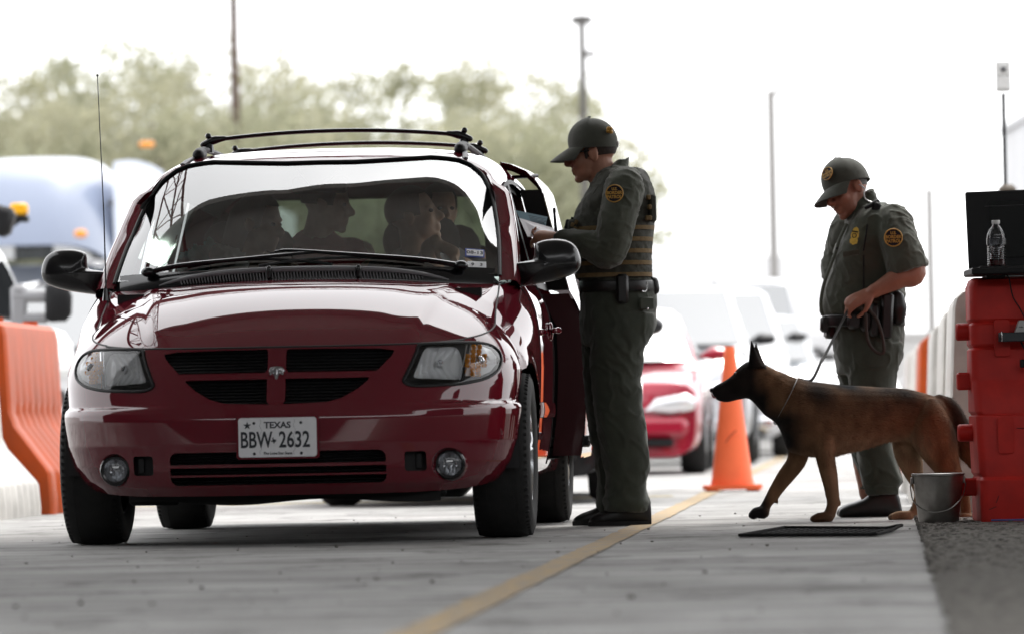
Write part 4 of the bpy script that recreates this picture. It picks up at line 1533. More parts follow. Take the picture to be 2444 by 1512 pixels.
for (x, z, r) in ((-.085, .088, .010), (-.092, .074, .009), (-.080, .078, .008), (-.095, .088, .006)): gm.ell((x, .066 + .002 * 0, z), (r, .012, r), 8, 6)
gm.xf(F1 @ Matrix.Scale(1.10, 4)); gm.build('cap_emblem', M_gold, cap1, world=True)
sg = MB()
for s_ in (-1, 1):
    sg.ell((.084, s_ * .033, .006), (.011, .030, .021), 14, 10, Matrix.Rotation(R(s_ * 14), 3, 'Z'))
    sg.tube([(.078, s_ * .062, .012), (.03, s_ * .079, .012), (-.012, s_ * .083, .010)], [.006, .004, .003], 6)
sg.xf(F1 @ Matrix.Scale(1.06, 4)); sg.build('sunglasses', M_lenses, O1, world=True)
sh = MB()
torso1 = [(405, 880, 1085, .075), (440, 850, 1150, .13), (490, 820, 1200, .17), (560, 795, 1225, .19), (650, 750, 1238, .20), (750, 715, 1255, .215), (850, 700, 1250, .205), (950, 700, 1240, .20), (1050, 705, 1235, .195), (1150, 715, 1235, .19), (1230, 725, 1245, .185), (1300, 740, 1260, .18)]
sil(sh, Z4, torso1, Y1)
sh.limb(near_arm, [.088, .084, .078, .064, .050], 18, 6)
sh.limb(far_arm, [.095, .085, .078, .064, .052], 14, 5)
sh.ell(P4(1060, 545, -.15), (.080, .085, .095), 16, 10)
sil(sh, Z4, [(350, 1000, 1062, .055), (400, 930, 1070, .065), (450, 860, 1090, .08), (520, 800, 1060, .09), (590, 800, 1000, .08)], Y1, power=2.0)
o = link(fuse(sh, 'shirt', .007, 3, wrinkle=folds(.0036, 8.0, 2, 1.3)), 'shirt', M_cloth, O1, angle=180, world=True)
# collar
cl_ = MB()
rows = []
for a in np.linspace(R(25), R(335), 30):
    c = P4(925, 470)
    rows.append([c + Vector((.074 * math.cos(math.pi - a) * 1.0 + (.02 if True else 0), .070 * math.sin(a), -.012 + .030 * math.cos(a) * -1)), c + Vector((.070 * math.cos(math.pi - a) + .018 + .012, .066 * math.sin(a), .042 - .045 * math.cos(a)))])
cl_.grid(rows); cl_.grid([[p + Vector((0, 0, -.004)) for p in r] for r in rows])
cl_.build('collar', M_cloth, o, world=True, angle=180)
pa = P4(980, 592, -.29)
round_patch('shoulder_patch', surf_frame(P4(978, 592, -.318), (-.22, -1, .18)), .041, o, WORDS)
ve = MB()
vest1 = [(418, 905, 1180, .12), (460, 850, 1218, .175), (560, 790, 1254, .195), (650, 735, 1268, .205), (750, 690, 1268, .20), (850, 680, 1262, .212), (950, 682, 1250, .213), (1050, 690, 1244, .207), (1150, 700, 1244, .20), (1212, 712, 1248, .195)]
sil(ve, Z4, vest1, Y1, power=2.8)
vo = link(fuse(ve, 'vest', .009, 2, wrinkle=folds(.004, 11, 8)), 'vest', M_vest, O1, angle=180, world=True)
for zy in (852, 935, 1020, 1105, 1190):
    wb = MB()
    rr_ = []
    src = smooth_rows(vest1, 6)
    def vrow(zyy): 
        r = min(src, key=lambda q: abs(q[0] - zyy)); return r
    for dz in (-15, 15):
        r = vrow(zy + dz)
        L_, R_ = at(*Z4(r[1] - 14, zy + dz), Y1), at(*Z4(r[2] + 8, zy + dz), Y1)
        c, a = (L_ + R_) / 2, (R_ - L_) / 2
        rr_.append([c + Vector((a.x * (abs(math.cos(t)) ** (2 / 2.8)) * (1 if math.cos(t) >= 0 else -1), (r[3] + .007) * (abs(math.sin(t)) ** (2 / 2.8)) * (1 if math.sin(t) >= 0 else -1), 0)) for t in np.linspace(0, 2 * math.pi, 49)[:-1]])
    inn_ = [[p + (c - p) * .04 for p in r] for r in rr_]
    wb.grid([inn_[0]] + rr_ + [inn_[1]], closed_u=True)
    wb.build('webbing_band', M_tan, vo, world=True, angle=60)
pc = MB()
pc.box(P4(1252, 700, -.02), (.026, .13, .135), bev=.008)
pc.box(P4(1252, 700, -.15), (.03, .05, .12), Matrix.Rotation(.25, 3, 'Z'), .008)
pc.build('vest_pouch', M_vest, vo, world=True)
for zx, zy, w in ((1225, 620, .018), (1232, 690, .018), (1225, 770, .03)):
    pt = MB(); pt.box(P4(zx, zy, -.19), (w, .02, .022), Matrix.Rotation(.3, 3, 'Z'), .004); pt.build('pouch_tab', M_tan, vo, world=True)
sp_ = MB()
for dy in (-.13, .13):
    P_ = [P4(800, 640, dy * 1.0), P4(880, 520, dy), P4(990, 440, dy), P4(1080, 418, dy), P4(1170, 460, dy)]
    sp_.tube(catmull(P_, 5), .030, 10, flat=.35, up=(0, 0, 1))
sp_.build('vest_strap', M_vest, vo, world=True)
fp = MB()
fp.box(P4(690, 850, -.10), (.05, .10, .085), Matrix.Rotation(-.2, 3, 'Z'), .012)
fp.box(P4(655, 870, -.05), (.035, .09, .06), Matrix.Rotation(-.3, 3, 'Z'), .01)
fp.build('chest_pouch', M_vest, vo, world=True)
fq = MB()
for zx, zy in ((700, 800), (672, 820), (690, 850), (708, 865)): fq.box(P4(zx, zy, -.155), (.016, .012, .020), Matrix.Rotation(.4, 3, 'Y'), .003)
fq.build('chest_tab', M_tan, vo, world=True)
rd = MB()
rd.box(P4(632, 850, -.08), (.024, .05, .085), Matrix.Rotation(.2, 3, 'Y'), .006)
rd.tube([P4(668, 790, -.02), P4(672, 765, -.02)], .006, 8)
rd.tube([P4(640, 830, -.02), P4(600, 900, -.05), P4(575, 900, -.04)], .006, 6)
rd.build('chest_radio', M_blk, vo, world=True)
ra_ = MB(); ra_.tube([P4(557, 912, .03), P4(548, 820, .02), P4(541, 730, .02)], [.009, .0065, .0055], 8); ra_.limb([P4(541, 728, .02), P4(540, 706, .02)], [.007, .007], 8)
ra_.build('radio_antenna', M_blk, O1, world=True)
be = MB()
sil(be, Z4, [(1228, 722, 1256, .192), (1240, 718, 1268, .196), (1298, 722, 1275, .196), (1308, 730, 1270, .19)], Y1, n=40, sub=2, power=2.5)
bo = be.build('duty_belt', M_leath, O1, world=True, angle=60)
bp = MB()
bp.box(P4(1035, 1285, -.20), (.055, .05, .13), bev=.012)
bp.build('holster', M_leath, bo, world=True)
bp = MB(); bp.limb([P4(1262, 1235, -.04), P4(1272, 1290, -.04)], [.022, .022], 10); bp.build('belt_pouch', M_leath, bo, world=True)
bp = MB(); q0 = P4(1192, 1268, -.155); n_ = Vector((.6, -.8, 0))
bp.tube([q0 + Vector((dx * .8, dx * .6, dz)) for dx, dz in ((-.016, .020), (-.016, -.012), (-.008, -.022), (.008, -.022), (.016, -.012), (.016, .020))], .004, 6)
bp.build('belt_keeper', M_steel, bo, world=True)
tr = MB()
sil(tr, Z5, [(-100, 635, 1108, .17), (-40, 632, 1112, .18), (60, 632, 1110, .185), (150, 636, 1102, .185), (260, 650, 1050, .17)], Y1)
legN = [(60, 690, 1110, .10, -.085), (150, 692, 1100, .105, -.095), (290, 692, 1034, .105, -.10), (400, 695, 1028, .10, -.10), (470, 700, 1002, .098, -.10), (560, 706, 1024, .098, -.10), (650, 716, 1022, .097, -.10), (800, 738, 1048, .097, -.10), (950, 768, 1064, .094, -.10), (1030, 778, 1070, .092, -.10), (1080, 790, 1056, .085, -.10), (1190, 785, 1050, .080, -.10), (1245, 775, 1068, .088, -.10), (1300, 785, 1062, .08, -.10)]
legF = [(z, a - 48, b - 60, d, .09) for z, a, b, d, _ in legN]
sil(tr, Z5, legN, Y1); sil(tr, Z5, legF, Y1)
o = link(fuse(tr, 'trousers', .0075, 3, wrinkle=folds(.0042, 6.0, 4, .9)), 'trousers', M_trou, O1, angle=180, world=True)
pk = MB(); pk.box(P5(1050, -5, -.165), (.075, .012, .055), Matrix.Rotation(.5, 3, 'Z'), .005); pk.build('pocket_flap', M_trou, o, world=True)
pk = MB(); pk.ell(P5(1056, 28, -.172), (.006, .004, .007), 10, 6); pk.build('button', M_steel, o, world=True)
for nm, X0, dy in (('boot', 0, -.10), ('boot', -100, .09)):
    bt = MB()
    boot(bt, Z5, [x + X0 for x in (686, 700, 745, 800, 860, 920, 985, 1040, 1074, 1080)], [1360, 1338, 1312, 1292, 1262, 1205, 1190, 1200, 1250, 1330], Y1 + dy, .052)
    o = link(fuse(bt, nm, .006, 2), nm, M_boot, O1, angle=180, world=True)
    so = MB()
    xs = [at(*Z5(x + X0, 1380), Y1 + dy).x for x in (682, 720, 800, 900, 1000, 1078)]
    so.rings([[Vector((x, Y1 + dy + s * w, z)) for s, z in ((-1, .0), (1, .0), (1, .020), (-1, .020))] for x, w in zip(xs, (.03, .048, .054, .047, .044, .030))])
    so.build('sole', M_rub, o, world=True)
# papers in hand
pp = MB(); c = P4(440, 850, -.07)
pw = thing('papers', 'sheaf of white papers held up by the officer at the van', 'papers', c)
def sheet(pts, thick=.002):
    m = MB(); n = (pts[1] - pts[0]).cross(pts[3] - pts[0]).normalized() * thick
    m.add([p for p in pts] + [p + n for p in pts], [(0, 1, 2, 3), (7, 6, 5, 4), (0, 4, 5, 1), (1, 5, 6, 2), (2, 6, 7, 3), (3, 7, 4, 0)])
    return m
M_paper = mat('paper', (.62, .61, .66), rough=.7, var=.05, vscale=15)
sheet([P4(345, 905, -.05), P4(285, 770, .05), P4(535, 845, .05), P4(560, 915, -.05)], .004).build('sheet', M_paper, pw, smooth=False, world=True)
bf = thing('folder', 'light blue paper form standing behind the white papers in the hand', 'form', P4(380, 770, .08))
sheet([P4(300, 800, .06), P4(262, 715, .10), P4(490, 762, .10), P4(478, 832, .06)], .002).build('sheet', mat('blue_form', (.22, .36, .45), rough=.7, var=.08, vscale=20), bf, smooth=False, world=True)
ll = MB()
A_, B_, C_ = P4(262, 715, .10), P4(490, 762, .10), P4(300, 800, .06)
for k in (.25, .38, .5, .62, .75):
    q = A_.lerp(C_, k); e = (B_ - A_)
    ll.tube([q + e * .35 + Vector((0, -.006, 0)), q + e * (.9 - .1 * (k > .6)) + Vector((0, -.006, 0))], .0008, 4)
ll.build('printed_lines', M_ink, bf, world=True)

# ================= dog handler
Y2 = 23.85
Z6b = zoomc(1980, 380, 2.907)
Z7 = zoomc(1740, 830, 2.852)
def P6(zx, zy, dy=0.0): return at(*Z6b(zx, zy), Y2 + dy)
def P7(zx, zy, dy=0.0): return at(*Z7(zx, zy), Y2 + dy)
O2 = thing('person', 'officer in short sleeves with bowed head and round cap badge holding the dog lead', 'person', (gnd(2080, 1231).x, Y2, 0))
F2 = frame(P6(402, 290), 212, -15, 18)
bm_ = MB()
add_head(bm_, F2, 1.06, jaw=1.12)
bm_.limb([P6(470, 420), P6(560, 520), P6(560, 700), P6(530, 1000), P6(530, 1200)], [.06, .09, .14, .15, .14], 16)
for dy, x in ((-.09, 1260), (.09, 1190)):
    bm_.limb([P7(x, 0, dy), P7(x, 500, dy), P7(x + 20, 900, dy), P7(x + 40, 1150, dy)], [.08, .07, .06, .045], 12)
arm2 = [P6(745, 530, -.15), P6(810, 700, -.21), P6(888, 878, -.22), P6(770, 920, -.24), P6(590, 1015, -.24)]
bm_.limb(arm2, [.055, .062, .056, .049, .033], 16, 6)
bm_.limb([P6(430, 560, .18), P6(380, 750, .24), P6(350, 950, .2), P6(385, 1060, .02), P6(410, 1085, -.10)], [.07, .06, .05, .04, .03], 12)
hf = hand_frame(P6(560, 1030, -.245), P6(440, 1090, -.25) - P6(560, 1030, -.245), (-.25, -.75, .55))
add_hand(bm_, hf, 48, 1.12, 1)
bm_.limb([P6(470, 1075, -.265), P6(432, 1110, -.27), P6(412, 1175, -.262)], [.012, .011, .009], 8)
bm_.limb([P6(440, 1070, -.20), P6(405, 1080, -.16), P6(384, 1100, -.15)], [.010, .009, .008], 8)
link(fuse(bm_, 'body', .0055, 3), 'body', M_skin2, O2, angle=180, world=True)
hr = MB(); rings = []
for i in range(12):
    th = R(60 + 55 * i / 11)
    rings.append([Vector((-.012 + .0985 * math.sin(th) * math.cos(a), .0785 * math.sin(th) * math.sin(a), .035 + .0895 * math.cos(th))) for a in np.linspace(R(85), R(275), 24)])
hr.grid(rings); hr.xf(F2 @ Matrix.Scale(1.06, 4)); hr.build('hair', M_hair, O2, world=True, angle=180)
FC2 = F2 @ Matrix.Scale(1.12, 4) @ Matrix.Translation((.0, 0, .004))
cap2 = add_cap('cap', FC2, O2)
# patch on the cap's front
nloc = Vector((.80, .55, .30)).normalized()
th_, a_ = math.acos(.45), R(22)
ploc = Vector((-.014 + .101 * math.sin(th_) * 1.05 * math.cos(a_), .093 * math.sin(th_) * math.sin(a_), .040 + .104 * math.cos(th_)))
nl = Vector(((ploc.x + .014) / .101 ** 2, ploc.y / .093 ** 2, (ploc.z - .04) / .10 ** 2)).normalized()
Mp = FC2 @ surf_frame(ploc + nl * .003, nl)
round_patch('cap_patch', Mp, .029, cap2, WORDS)
ey = MB(); 
for s_ in (-1, 1): ey.ell((.078, s_ * .031, .004), (.010, .012, .006), 10, 8)
ey.xf(F2 @ Matrix.Scale(1.06, 4)); ey.build('closed_eyes', mat('eyelid', (.10, .05, .035), rough=.6), O2, world=True)
eb = MB()
epts = [F2 @ Vector((-.012, .094, .0)), F2 @ Vector((-.03, .098, -.03)), P6(525, 300, -.09), P6(535, 340, -.10), P6(580, 365, -.11), P6(630, 372, -.12)]
eb.tube(catmull(epts, 5), .0035, 6)
eb.build('ear_piece', mat('clear_tube', (.6, .6, .6), rough=.2, trans=.3), O2, world=True)
sh = MB()
torso2 = [(375, 500, 680, .08), (410, 470, 720, .13), (460, 430, 785, .18), (520, 395, 815, .195), (600, 365, 815, .20), (700, 310, 808, .20), (800, 282, 808, .195), (900, 255, 815, .19), (1000, 226, 820, .187), (1060, 210, 822, .188), (1120, 204, 815, .185), (1165, 210, 808, .18), (1200, 235, 800, .17)]
sil(sh, Z6b, torso2, Y2)
sh.limb([P6(735, 530, -.13), P6(792, 690, -.195), P6(850, 868, -.21)], [.098, .092, .098], 18, 6, flatend=True)
sh.limb([P6(440, 560, .16), P6(390, 740, .23), P6(365, 850, .22)], [.105, .10, .10], 14, 5)
sil(sh, Z6b, [(262, 565, 598, .04), (310, 520, 610, .06), (370, 430, 630, .075), (430, 395, 640, .085), (500, 392, 600, .08), (530, 400, 560, .07)], Y2, power=2.0)
o = link(fuse(sh, 'shirt', .007, 3, wrinkle=folds(.0036, 7.5, 6, 1.25)), 'shirt', M_cloth, O2, angle=180, world=True)
round_patch('shoulder_patch', surf_frame(P6(738, 622, -.318), (-.06, -1, .10)), .043, o, WORDS)
bd = MB()
Mb = surf_frame(P6(457, 610, -.215), (-.35, -1, .22), up=(.18, 0, 1))
shp = [(0, -1), (.35, -.85), (.55, -.45), (.62, .0), (.5, .25), (.62, .5), (.55, .8), (.25, .9), (0, 1.02)]
shp = shp + [(-x, z) for x, z in reversed(shp[1:-1])]
bd.puff([(x * .031, z * .043) for x, z in shp], 0, .006, .001, 5)
bd.xf(Mb @ Matrix.Rotation(math.pi / 2, 4, 'X') @ Matrix.Scale(1, 4))
bdo = bd.build('badge', M_badge, o, world=True)
bs = MB(); bs.lathe([(.008, .0072), (.0105, .0076), (.0115, .0066)], 20); bs.box((0, .019, .0066), (.030, .006, .002)); bs.xf(Mb); bs.build('badge_seal', M_patch, bdo, world=True)
# pockets, placket, buttons
pk = MB(); pk.box(P6(430, 735, -.205), (.085, .010, .026), Matrix.Rotation(.35, 3, 'Z') @ Matrix.Rotation(-.12, 3, 'Y'), .004); pk.build('pocket_flap', M_cloth, o, world=True)
bn = MB()
for zx, zy in ((322, 700), (280, 830), (232, 955), (210, 1090)): bn.ell(P6(zx + 6, zy, -.105), (.006, .006, .006), 8, 6)
bn.build('button', M_blk, o, world=True)
bn = MB(); bn.ell(P6(380, 730, -.215), (.005, .004, .005), 8, 6); bn.build('button', M_steel, o, world=True)
plk = MB(); plk.tube(catmull([P6(400, 520, -.10), P6(345, 640, -.10), P6(318, 730, -.105), P6(268, 860, -.11), P6(228, 980, -.11), P6(210, 1100, -.105), P6(222, 1185, -.10)], 5), .010, 8, flat=.3, up=(-.7, -.7, 0)); plk.build('placket', M_cloth, o, world=True)
mc = MB()
mc.limb([P6(620, 360, -.13), P6(560, 395, -.15), P6(540, 405, -.155)], [.012, .010, .008], 8)
mc.box(P6(615, 400, -.14), (.035, .03, .045), Matrix.Rotation(.5, 3, 'Y'), .008)
mc.tube(catmull([P6(620, 430, -.15), P6(560, 480, -.17), P6(540, 600, -.21), P6(520, 720, -.215)], 5), .004, 6)
coil = [P6(522 + 5 * math.sin(i * 1.6), 750 + i * 3.0, -.215 + .004 * math.cos(i * 1.6)) for i in range(90)]
mc.tube(coil, .0022, 5)
mc.build('radio_microphone', M_blk, O2, world=True)
be = MB()
sil(be, Z6b, [(1180, 226, 812, .188), (1195, 222, 818, .192), (1258, 226, 822, .192), (1268, 232, 816, .187)], Y2, n=40, sub=2, power=2.4)
bo = be.build('duty_belt', M_leath, O2, world=True, angle=60)
def pouch(p, d, rot=0.0, nm='belt_pouch', bev=.012):
    m = MB(); m.box(p, d, Matrix.Rotation(rot, 3, 'Z') @ Matrix.Rotation(R(4), 3, 'Y'), bev); m.build(nm, M_leath, bo, world=True)
pouch(P6(245, 1250, -.06), (.05, .07, .075)); pouch(P6(275, 1300, -.05), (.045, .06, .07), .3)
pouch(P6(455, 1225, -.20), (.065, .04, .075)); pouch(P6(540, 1230, -.205), (.05, .04, .09))
pouch(P6(690, 1190, -.205), (.055, .05, .21)); pouch(P6(600, 1220, -.21), (.045, .04, .15))
m = MB(); m.limb([P6(765, 1060, -.16), P6(772, 1130, -.165), P6(775, 1210, -.16)], [.034, .040, .030], 12, flat=.7); m.build('belt_pouch', M_leath, bo, world=True)
m = MB(); m.box(P6(805, 1205, -.13), (.016, .05, .05), Matrix.Rotation(.5, 3, 'Y'), .004); m.build('paper_tab', M_paper, bo, world=True)
tr = MB()
sil(tr, Z7, [(-110, 985, 1478, .17), (-20, 982, 1480, .18), (80, 985, 1474, .185), (180, 996, 1468, .18), (290, 1014, 1420, .165)], Y2)
sil(tr, Z7, [(80, 1070, 1475, .10, -.085), (200, 1080, 1462, .105, -.095), (290, 1085, 1428, .10, -.10), (390, 1095, 1420, .10, -.10), (600, 1118, 1410, .097, -.10), (780, 1140, 1402, .095, -.10), (870, 1150, 1420, .095, -.10), (950, 1162, 1444, .095, -.10), (1030, 1172, 1466, .093, -.10), (1075, 1180, 1474, .09, -.10), (1105, 1195, 1450, .078, -.10), (1150, 1210, 1444, .07, -.10)], Y2)
sil(tr, Z7, [(80, 985, 1330, .10, .085), (200, 998, 1320, .105, .095), (290, 1012, 1300, .10, .10), (390, 1030, 1300, .10, .10), (600, 1060, 1320, .097, .10), (780, 1085, 1325, .095, .10), (870, 1100, 1330, .095, .10), (950, 1120, 1350, .095, .10), (1030, 1150, 1380, .09, .10), (1080, 1165, 1390, .085, .10), (1120, 1165, 1370, .075, .10)], Y2)
link(fuse(tr, 'trousers', .0075, 3, wrinkle=folds(.0042, 5.6, 9, .9)), 'trousers', M_trou, O2, angle=180, world=True)
for X0, dy in ((0, -.10), (-12, .10)):
    bt = MB()
    boot(bt, Z7, [x + X0 for x in (1012, 1026, 1075, 1140, 1200, 1250, 1310, 1380, 1440, 1468)], [1285, 1255, 1225, 1205, 1180, 1135, 1110, 1110, 1150, 1260], Y2 + dy, .052)
    link(fuse(bt, 'boot', .006, 2), 'boot', M_boot, O2, angle=180, world=True)

# ================= the dog
YD = 22.93
def PD(zx, zy, dy=0.0): return at(*Z7(zx, zy), YD + dy)
D = thing('dog', 'brown shepherd dog with black muzzle walking on a lead', 'dog', (PD(1300, 1340).x, YD, 0))
dg_ = MB()
silx(dg_, Z7, [(112, 405, 422, .010), (122, 392, 445, .018), (150, 372, 482, .026), (210, 340, 497, .030), (262, 300, 490, .036), (290, 264, 482, .045), (330, 230, 475, .054), (375, 206, 472, .058), (430, 212, 520, .060), (490, 230, 590, .066), (555, 262, 634, .074), (600, 280, 700, .088), (650, 300, 835, .102), (720, 325, 868, .115), (800, 345, 885, .122), (900, 358, 890, .128), (1000, 370, 880, .128), (1100, 377, 856, .125), (1200, 383, 832, .120), (1300, 390, 800, .112), (1400, 394, 778, .102), (1500, 402, 775, .098), (1600, 425, 790, .098), (1700, 456, 800, .092), (1765, 490, 760, .075), (1815, 570, 700, .045)], YD)
for rows, dy in (
    ([(470, 1650, 1700, .03), (530, 1590, 1755, .060), (600, 1545, 1795, .080), (680, 1522, 1838, .080), (790, 1535, 1862, .074), (900, 1618, 1872, .058), (1000, 1712, 1892, .045), (1060, 1775, 1912, .036), (1120, 1850, 1935, .026), (1200, 1885, 1945, .020), (1290, 1890, 1955, .020), (1318, 1870, 1960, .024)], -.048),
    ([(620, 1390, 1600, .06), (780, 1396, 1600, .06), (870, 1412, 1612, .055), (950, 1450, 1612, .046), (1040, 1505, 1612, .036), (1100, 1545, 1622, .028), (1150, 1562, 1632, .024), (1200, 1556, 1622, .021), (1260, 1532, 1594, .021), (1300, 1500, 1572, .024)], .085),
    ([(600, 820, 1010, .05), (740, 830, 1005, .056), (880, 852, 990, .050), (1000, 889, 999, .036), (1100, 918, 1008, .029), (1160, 930, 1012, .026), (1200, 940, 1016, .026), (1240, 936, 1004, .023), (1290, 915, 988, .025), (1315, 900, 984, .027)], -.070),
    ([(640, 640, 830, .05), (780, 640, 815, .055), (850, 655, 808, .050), (900, 650, 796, .044), (950, 622, 768, .038), (1000, 590, 732, .033), (1090, 540, 652, .027), (1150, 510, 602, .025), (1190, 490, 572, .025), (1240, 462, 526, .024), (1280, 430, 515, .026)], .075)):
    rows = [(z_, a_ - 9 * sstep(850, 1000, z_), b_ + 9 * sstep(850, 1000, z_), d_ + .004 * sstep(850, 1000, z_)) for z_, a_, b_, d_ in rows]
    sil(dg_, Z7, rows, YD + dy, n=18, sub=4, power=2.0)
def paw(x0, x1, yt, yb, dy, r):
    for k in (-1.1, -.38, .38, 1.1):
        off = .018 * k * 1.0
        xk = x0 + abs(k) * 10
        dg_.limb([PD(lerp(x0, x1, .75), yb - (yb - yt) * .55, dy + off * .8), PD(lerp(xk, x1, .35), yb - (yb - yt) * .55, dy + off), PD(xk + 14, yb - (yb - yt) * .36, dy + off)], [r * 1.2, r * 1.12, r * .85], 10)
paw(820, 985, 1292, 1346, -.07, .020)
paw(1375, 1560, 1282, 1336, .085, .020)
paw(384, 510, 1245, 1330, .075, .023)
paw(1850, 1965, 1300, 1350, -.075, .019)
dg_.limb([PD(1735, 490), PD(1800, 530), PD(1860, 620), PD(1905, 740), PD(1945, 860), PD(1970, 940)], [.032, .040, .042, .050, .048, .022], 14)
dg_.ell(PD(578, 1205, .075), (.008, .008, .012), 8, 6); dg_.ell(PD(1020, 1215, -.07), (.010, .012, .014), 8, 6)
for (pts, dy) in ((((366, 255), (391, 50), (494, 250)), -.045), (((390, 240), (424, 72), (500, 240)), .045)):
    a, t, b = pts
    rings = []
    for i in range(9):
        f = i / 8
        L_ = PD(lerp(a[0], t[0] - 1, f ** .8), lerp(a[1], t[1], f), dy * (1 - .15 * f))
        R_ = PD(lerp(b[0], t[0] + 4, f ** .85), lerp(b[1], t[1], f), dy * (1 + .25 * (1 - f)))
        c = (L_ + R_) / 2; w = (R_ - L_) / 2
        w.z = 0
        rings.append([c + w * math.cos(q) + Vector((0, .022 * (1 - f) + .007, 0)) * math.sin(q) for q in np.linspace(0, 2 * math.pi, 13)[:-1]])
    dg_.rings(rings)
dme = fuse(dg_, 'body', .005, 8)
# coat: tan with a black mask, dark ears, sooty saddle and paler belly, plus short fur
Zinv = lambda co: ((co.x / (YD / FPX)), 0)
def coat(co):
    # back into zoom units of the dog's own side view (its own markings, fixed to the animal)
    u = 1222 + co.x * FPX / YD; vv = VH - (co.z - CAMH) * FPX / YD
    p, q = u - 1222, 756 - vv
    pu, qu = p * _ca - q * _sa, p * _sa + q * _ca
    zx, zy = ((pu + 1222) * 1.0475 - 1740) * 2.852, ((756 - qu) * 1.0475 - 830) * 2.852
    n = mnoise.noise(Vector((co.x * 9, co.y * 9, co.z * 9))); n2 = mnoise.noise(Vector((co.x * 30, co.y * 30, co.z * 12)))
    tan = Vector((.160, .090, .048)); blk = Vector((.010, .009, .009)); pale = Vector((.27, .175, .105)); red = Vector((.175, .085, .040))
    c = tan.lerp(red, sstep(1300, 1800, zx) * .8)
    back = interp(zx, [500, 800, 1000, 1700], [240, 350, 372, 450])
    d = (zy - back) / 160
    c = c.lerp(blk, max(0, 1.15 - d * .80) * (.68 + .8 * n) * sstep(560, 760, zx))
    sad = math.exp(-((zx - 880) / 120) ** 2 - ((zy - 470) / 90) ** 2)
    c = c.lerp(blk, min(1, sad * (.7 + n * .8)) if sad * (.7 + n * .8) > 0 else 0)
    c = c.lerp(blk, max(0, min(1, (1 - sstep(640, 860, zx)) * sstep(500, 640, zy) * (1 - sstep(820, 900, zy)) * (.95 + .4 * n))))
    c = c.lerp(pale, sstep(640, 830, zy) * sstep(880, 1000, zx) * (1 - sstep(1600, 1750, zx)) * .75)
    mask = 1 - sstep(385, 500 + 40 * n, zx)
    c = c.lerp(blk, mask * .97)
    if zy < 215 + 20 * n or (zx < 500 and zy < 260): c = c.lerp(blk, .9)
    if zx < 560: c = c.lerp(blk, max(0, min(1, sstep(330, 470, zy) * (1 - sstep(470, 560, zx)) * 1.0)))
    if zy > 1150 and zx < 1400: c = c.lerp(blk, .5 * sstep(1150, 1330, zy))
    if zx > 1740 and zy < 1000: c = c.lerp(blk, .75 * (1 - sstep(700, 900, zy)) * sstep(1760, 1830, zx))
    return c * (1 + .35 * n2)
vs_, fs_ = [v.co.copy() for v in dme.vertices], [tuple(p.vertices) for p in dme.polygons]
nr_ = [v.normal.copy() for v in dme.vertices]
cols = [coat(v) for v in vs_]
rnd = random.Random(5)
NV = len(vs_)
for _ in range(34000):
    i = rnd.randrange(NV)
    co, n = vs_[i], nr_[i]
    zx = co.x * FPX / YD
    base = cols[i]
    flow = Vector((1.0, 0, -.35))
    if co.z < .36: flow = Vector((.15, 0, -1))
    if co.x < PD(330, 0).x: flow = Vector((.8, 0, .1)); L = .006
    else: L = rnd.uniform(.010, .022)
    if co.x > PD(1770, 0).x: flow = Vector((.5, 0, -1)); L *= 1.7
    if co.z < .25: L *= .5
    if co.z > PD(0, 225).z: L *= .35
    t = (flow - n * flow.dot(n))
    if t.length < .05: continue
    t.normalize()
    dr = (t + n * rnd.uniform(.25, .6) + Vector((rnd.uniform(-.2, .2), rnd.uniform(-.2, .2), rnd.uniform(-.2, .2)))).normalized()
    sd_ = dr.cross(n).normalized() * .0011
    j = len(vs_)
    jt = Vector((rnd.uniform(-.004, .004), rnd.uniform(-.004, .004), rnd.uniform(-.004, .004)))
    p = co - n * .001 + t * rnd.uniform(-.004, .004)
    vs_ += [p - sd_, p + sd_, p + dr * L]
    fs_.append((j, j + 1, j + 2))
    k = rnd.uniform(.75, 1.35)
    cols += [base * k] * 3
me = bpy.data.meshes.new('body')
me.from_pydata([tuple(v) for v in vs_], [], fs_)
ca = me.color_attributes.new('coat', 'FLOAT_COLOR', 'POINT')
ca.data.foreach_set('color', [x for c in cols for x in (max(0, c.x), max(0, c.y), max(0, c.z), 1)])
M_fur = mat('fur', (.2, .1, .05), rough=.8, spec=.15, bump=.35, bscale=220, stretch=(.4, 1, 1))
nt = M_fur.node_tree; at_ = nt.nodes.new('ShaderNodeVertexColor'); at_.layer_name = 'coat'
nt.links.new(at_.outputs[0], nt.nodes['Principled BSDF'].inputs['Base Color'])
link(me, 'body', M_fur, D, angle=180, world=True)
e = MB(); e.ell(PD(282, 292, -.040), (.008, .006, .006), 10, 8); e.build('eye', mat('dog_eye', (.03, .015, .008), rough=.08, coat=1), D, world=True)
e = MB(); e.ell(PD(116, 412), (.012, .017, .012), 12, 8); e.build('nose', M_blk, D, world=True)
e = MB(); e.limb([PD(165, 462, -.006), PD(128, 462, -.006), PD(113, 440, -.004)], [.008, .009, .006], 10, flat=.5); e.build('tongue', mat('tongue', (.35, .11, .11), rough=.4), D, world=True)
co_ = MB()
lp = []
for a in np.linspace(0, 2 * math.pi, 41)[:-1]:
    c = PD(645, 478); ax = (PD(570, 628) - PD(722, 328)) / 2
    lp.append(c + ax * math.cos(a) * 1.03 + Vector((0, .098 * math.sin(a), 0)))
co_.tube(lp + lp[:1], .0026, 6, cap=False)
cl_o = co_.build('collar', mat('chain_steel', (.25, .24, .23), rough=.4, metal=1.0), D, world=True)
e = MB(); e.lathe([(.0, -.002), (.012, -.002), (.012, .002), (.0, .002)], 16, PD(570, 640, -.01), 'Y'); e.build('collar_tag', M_steel, cl_o, world=True)
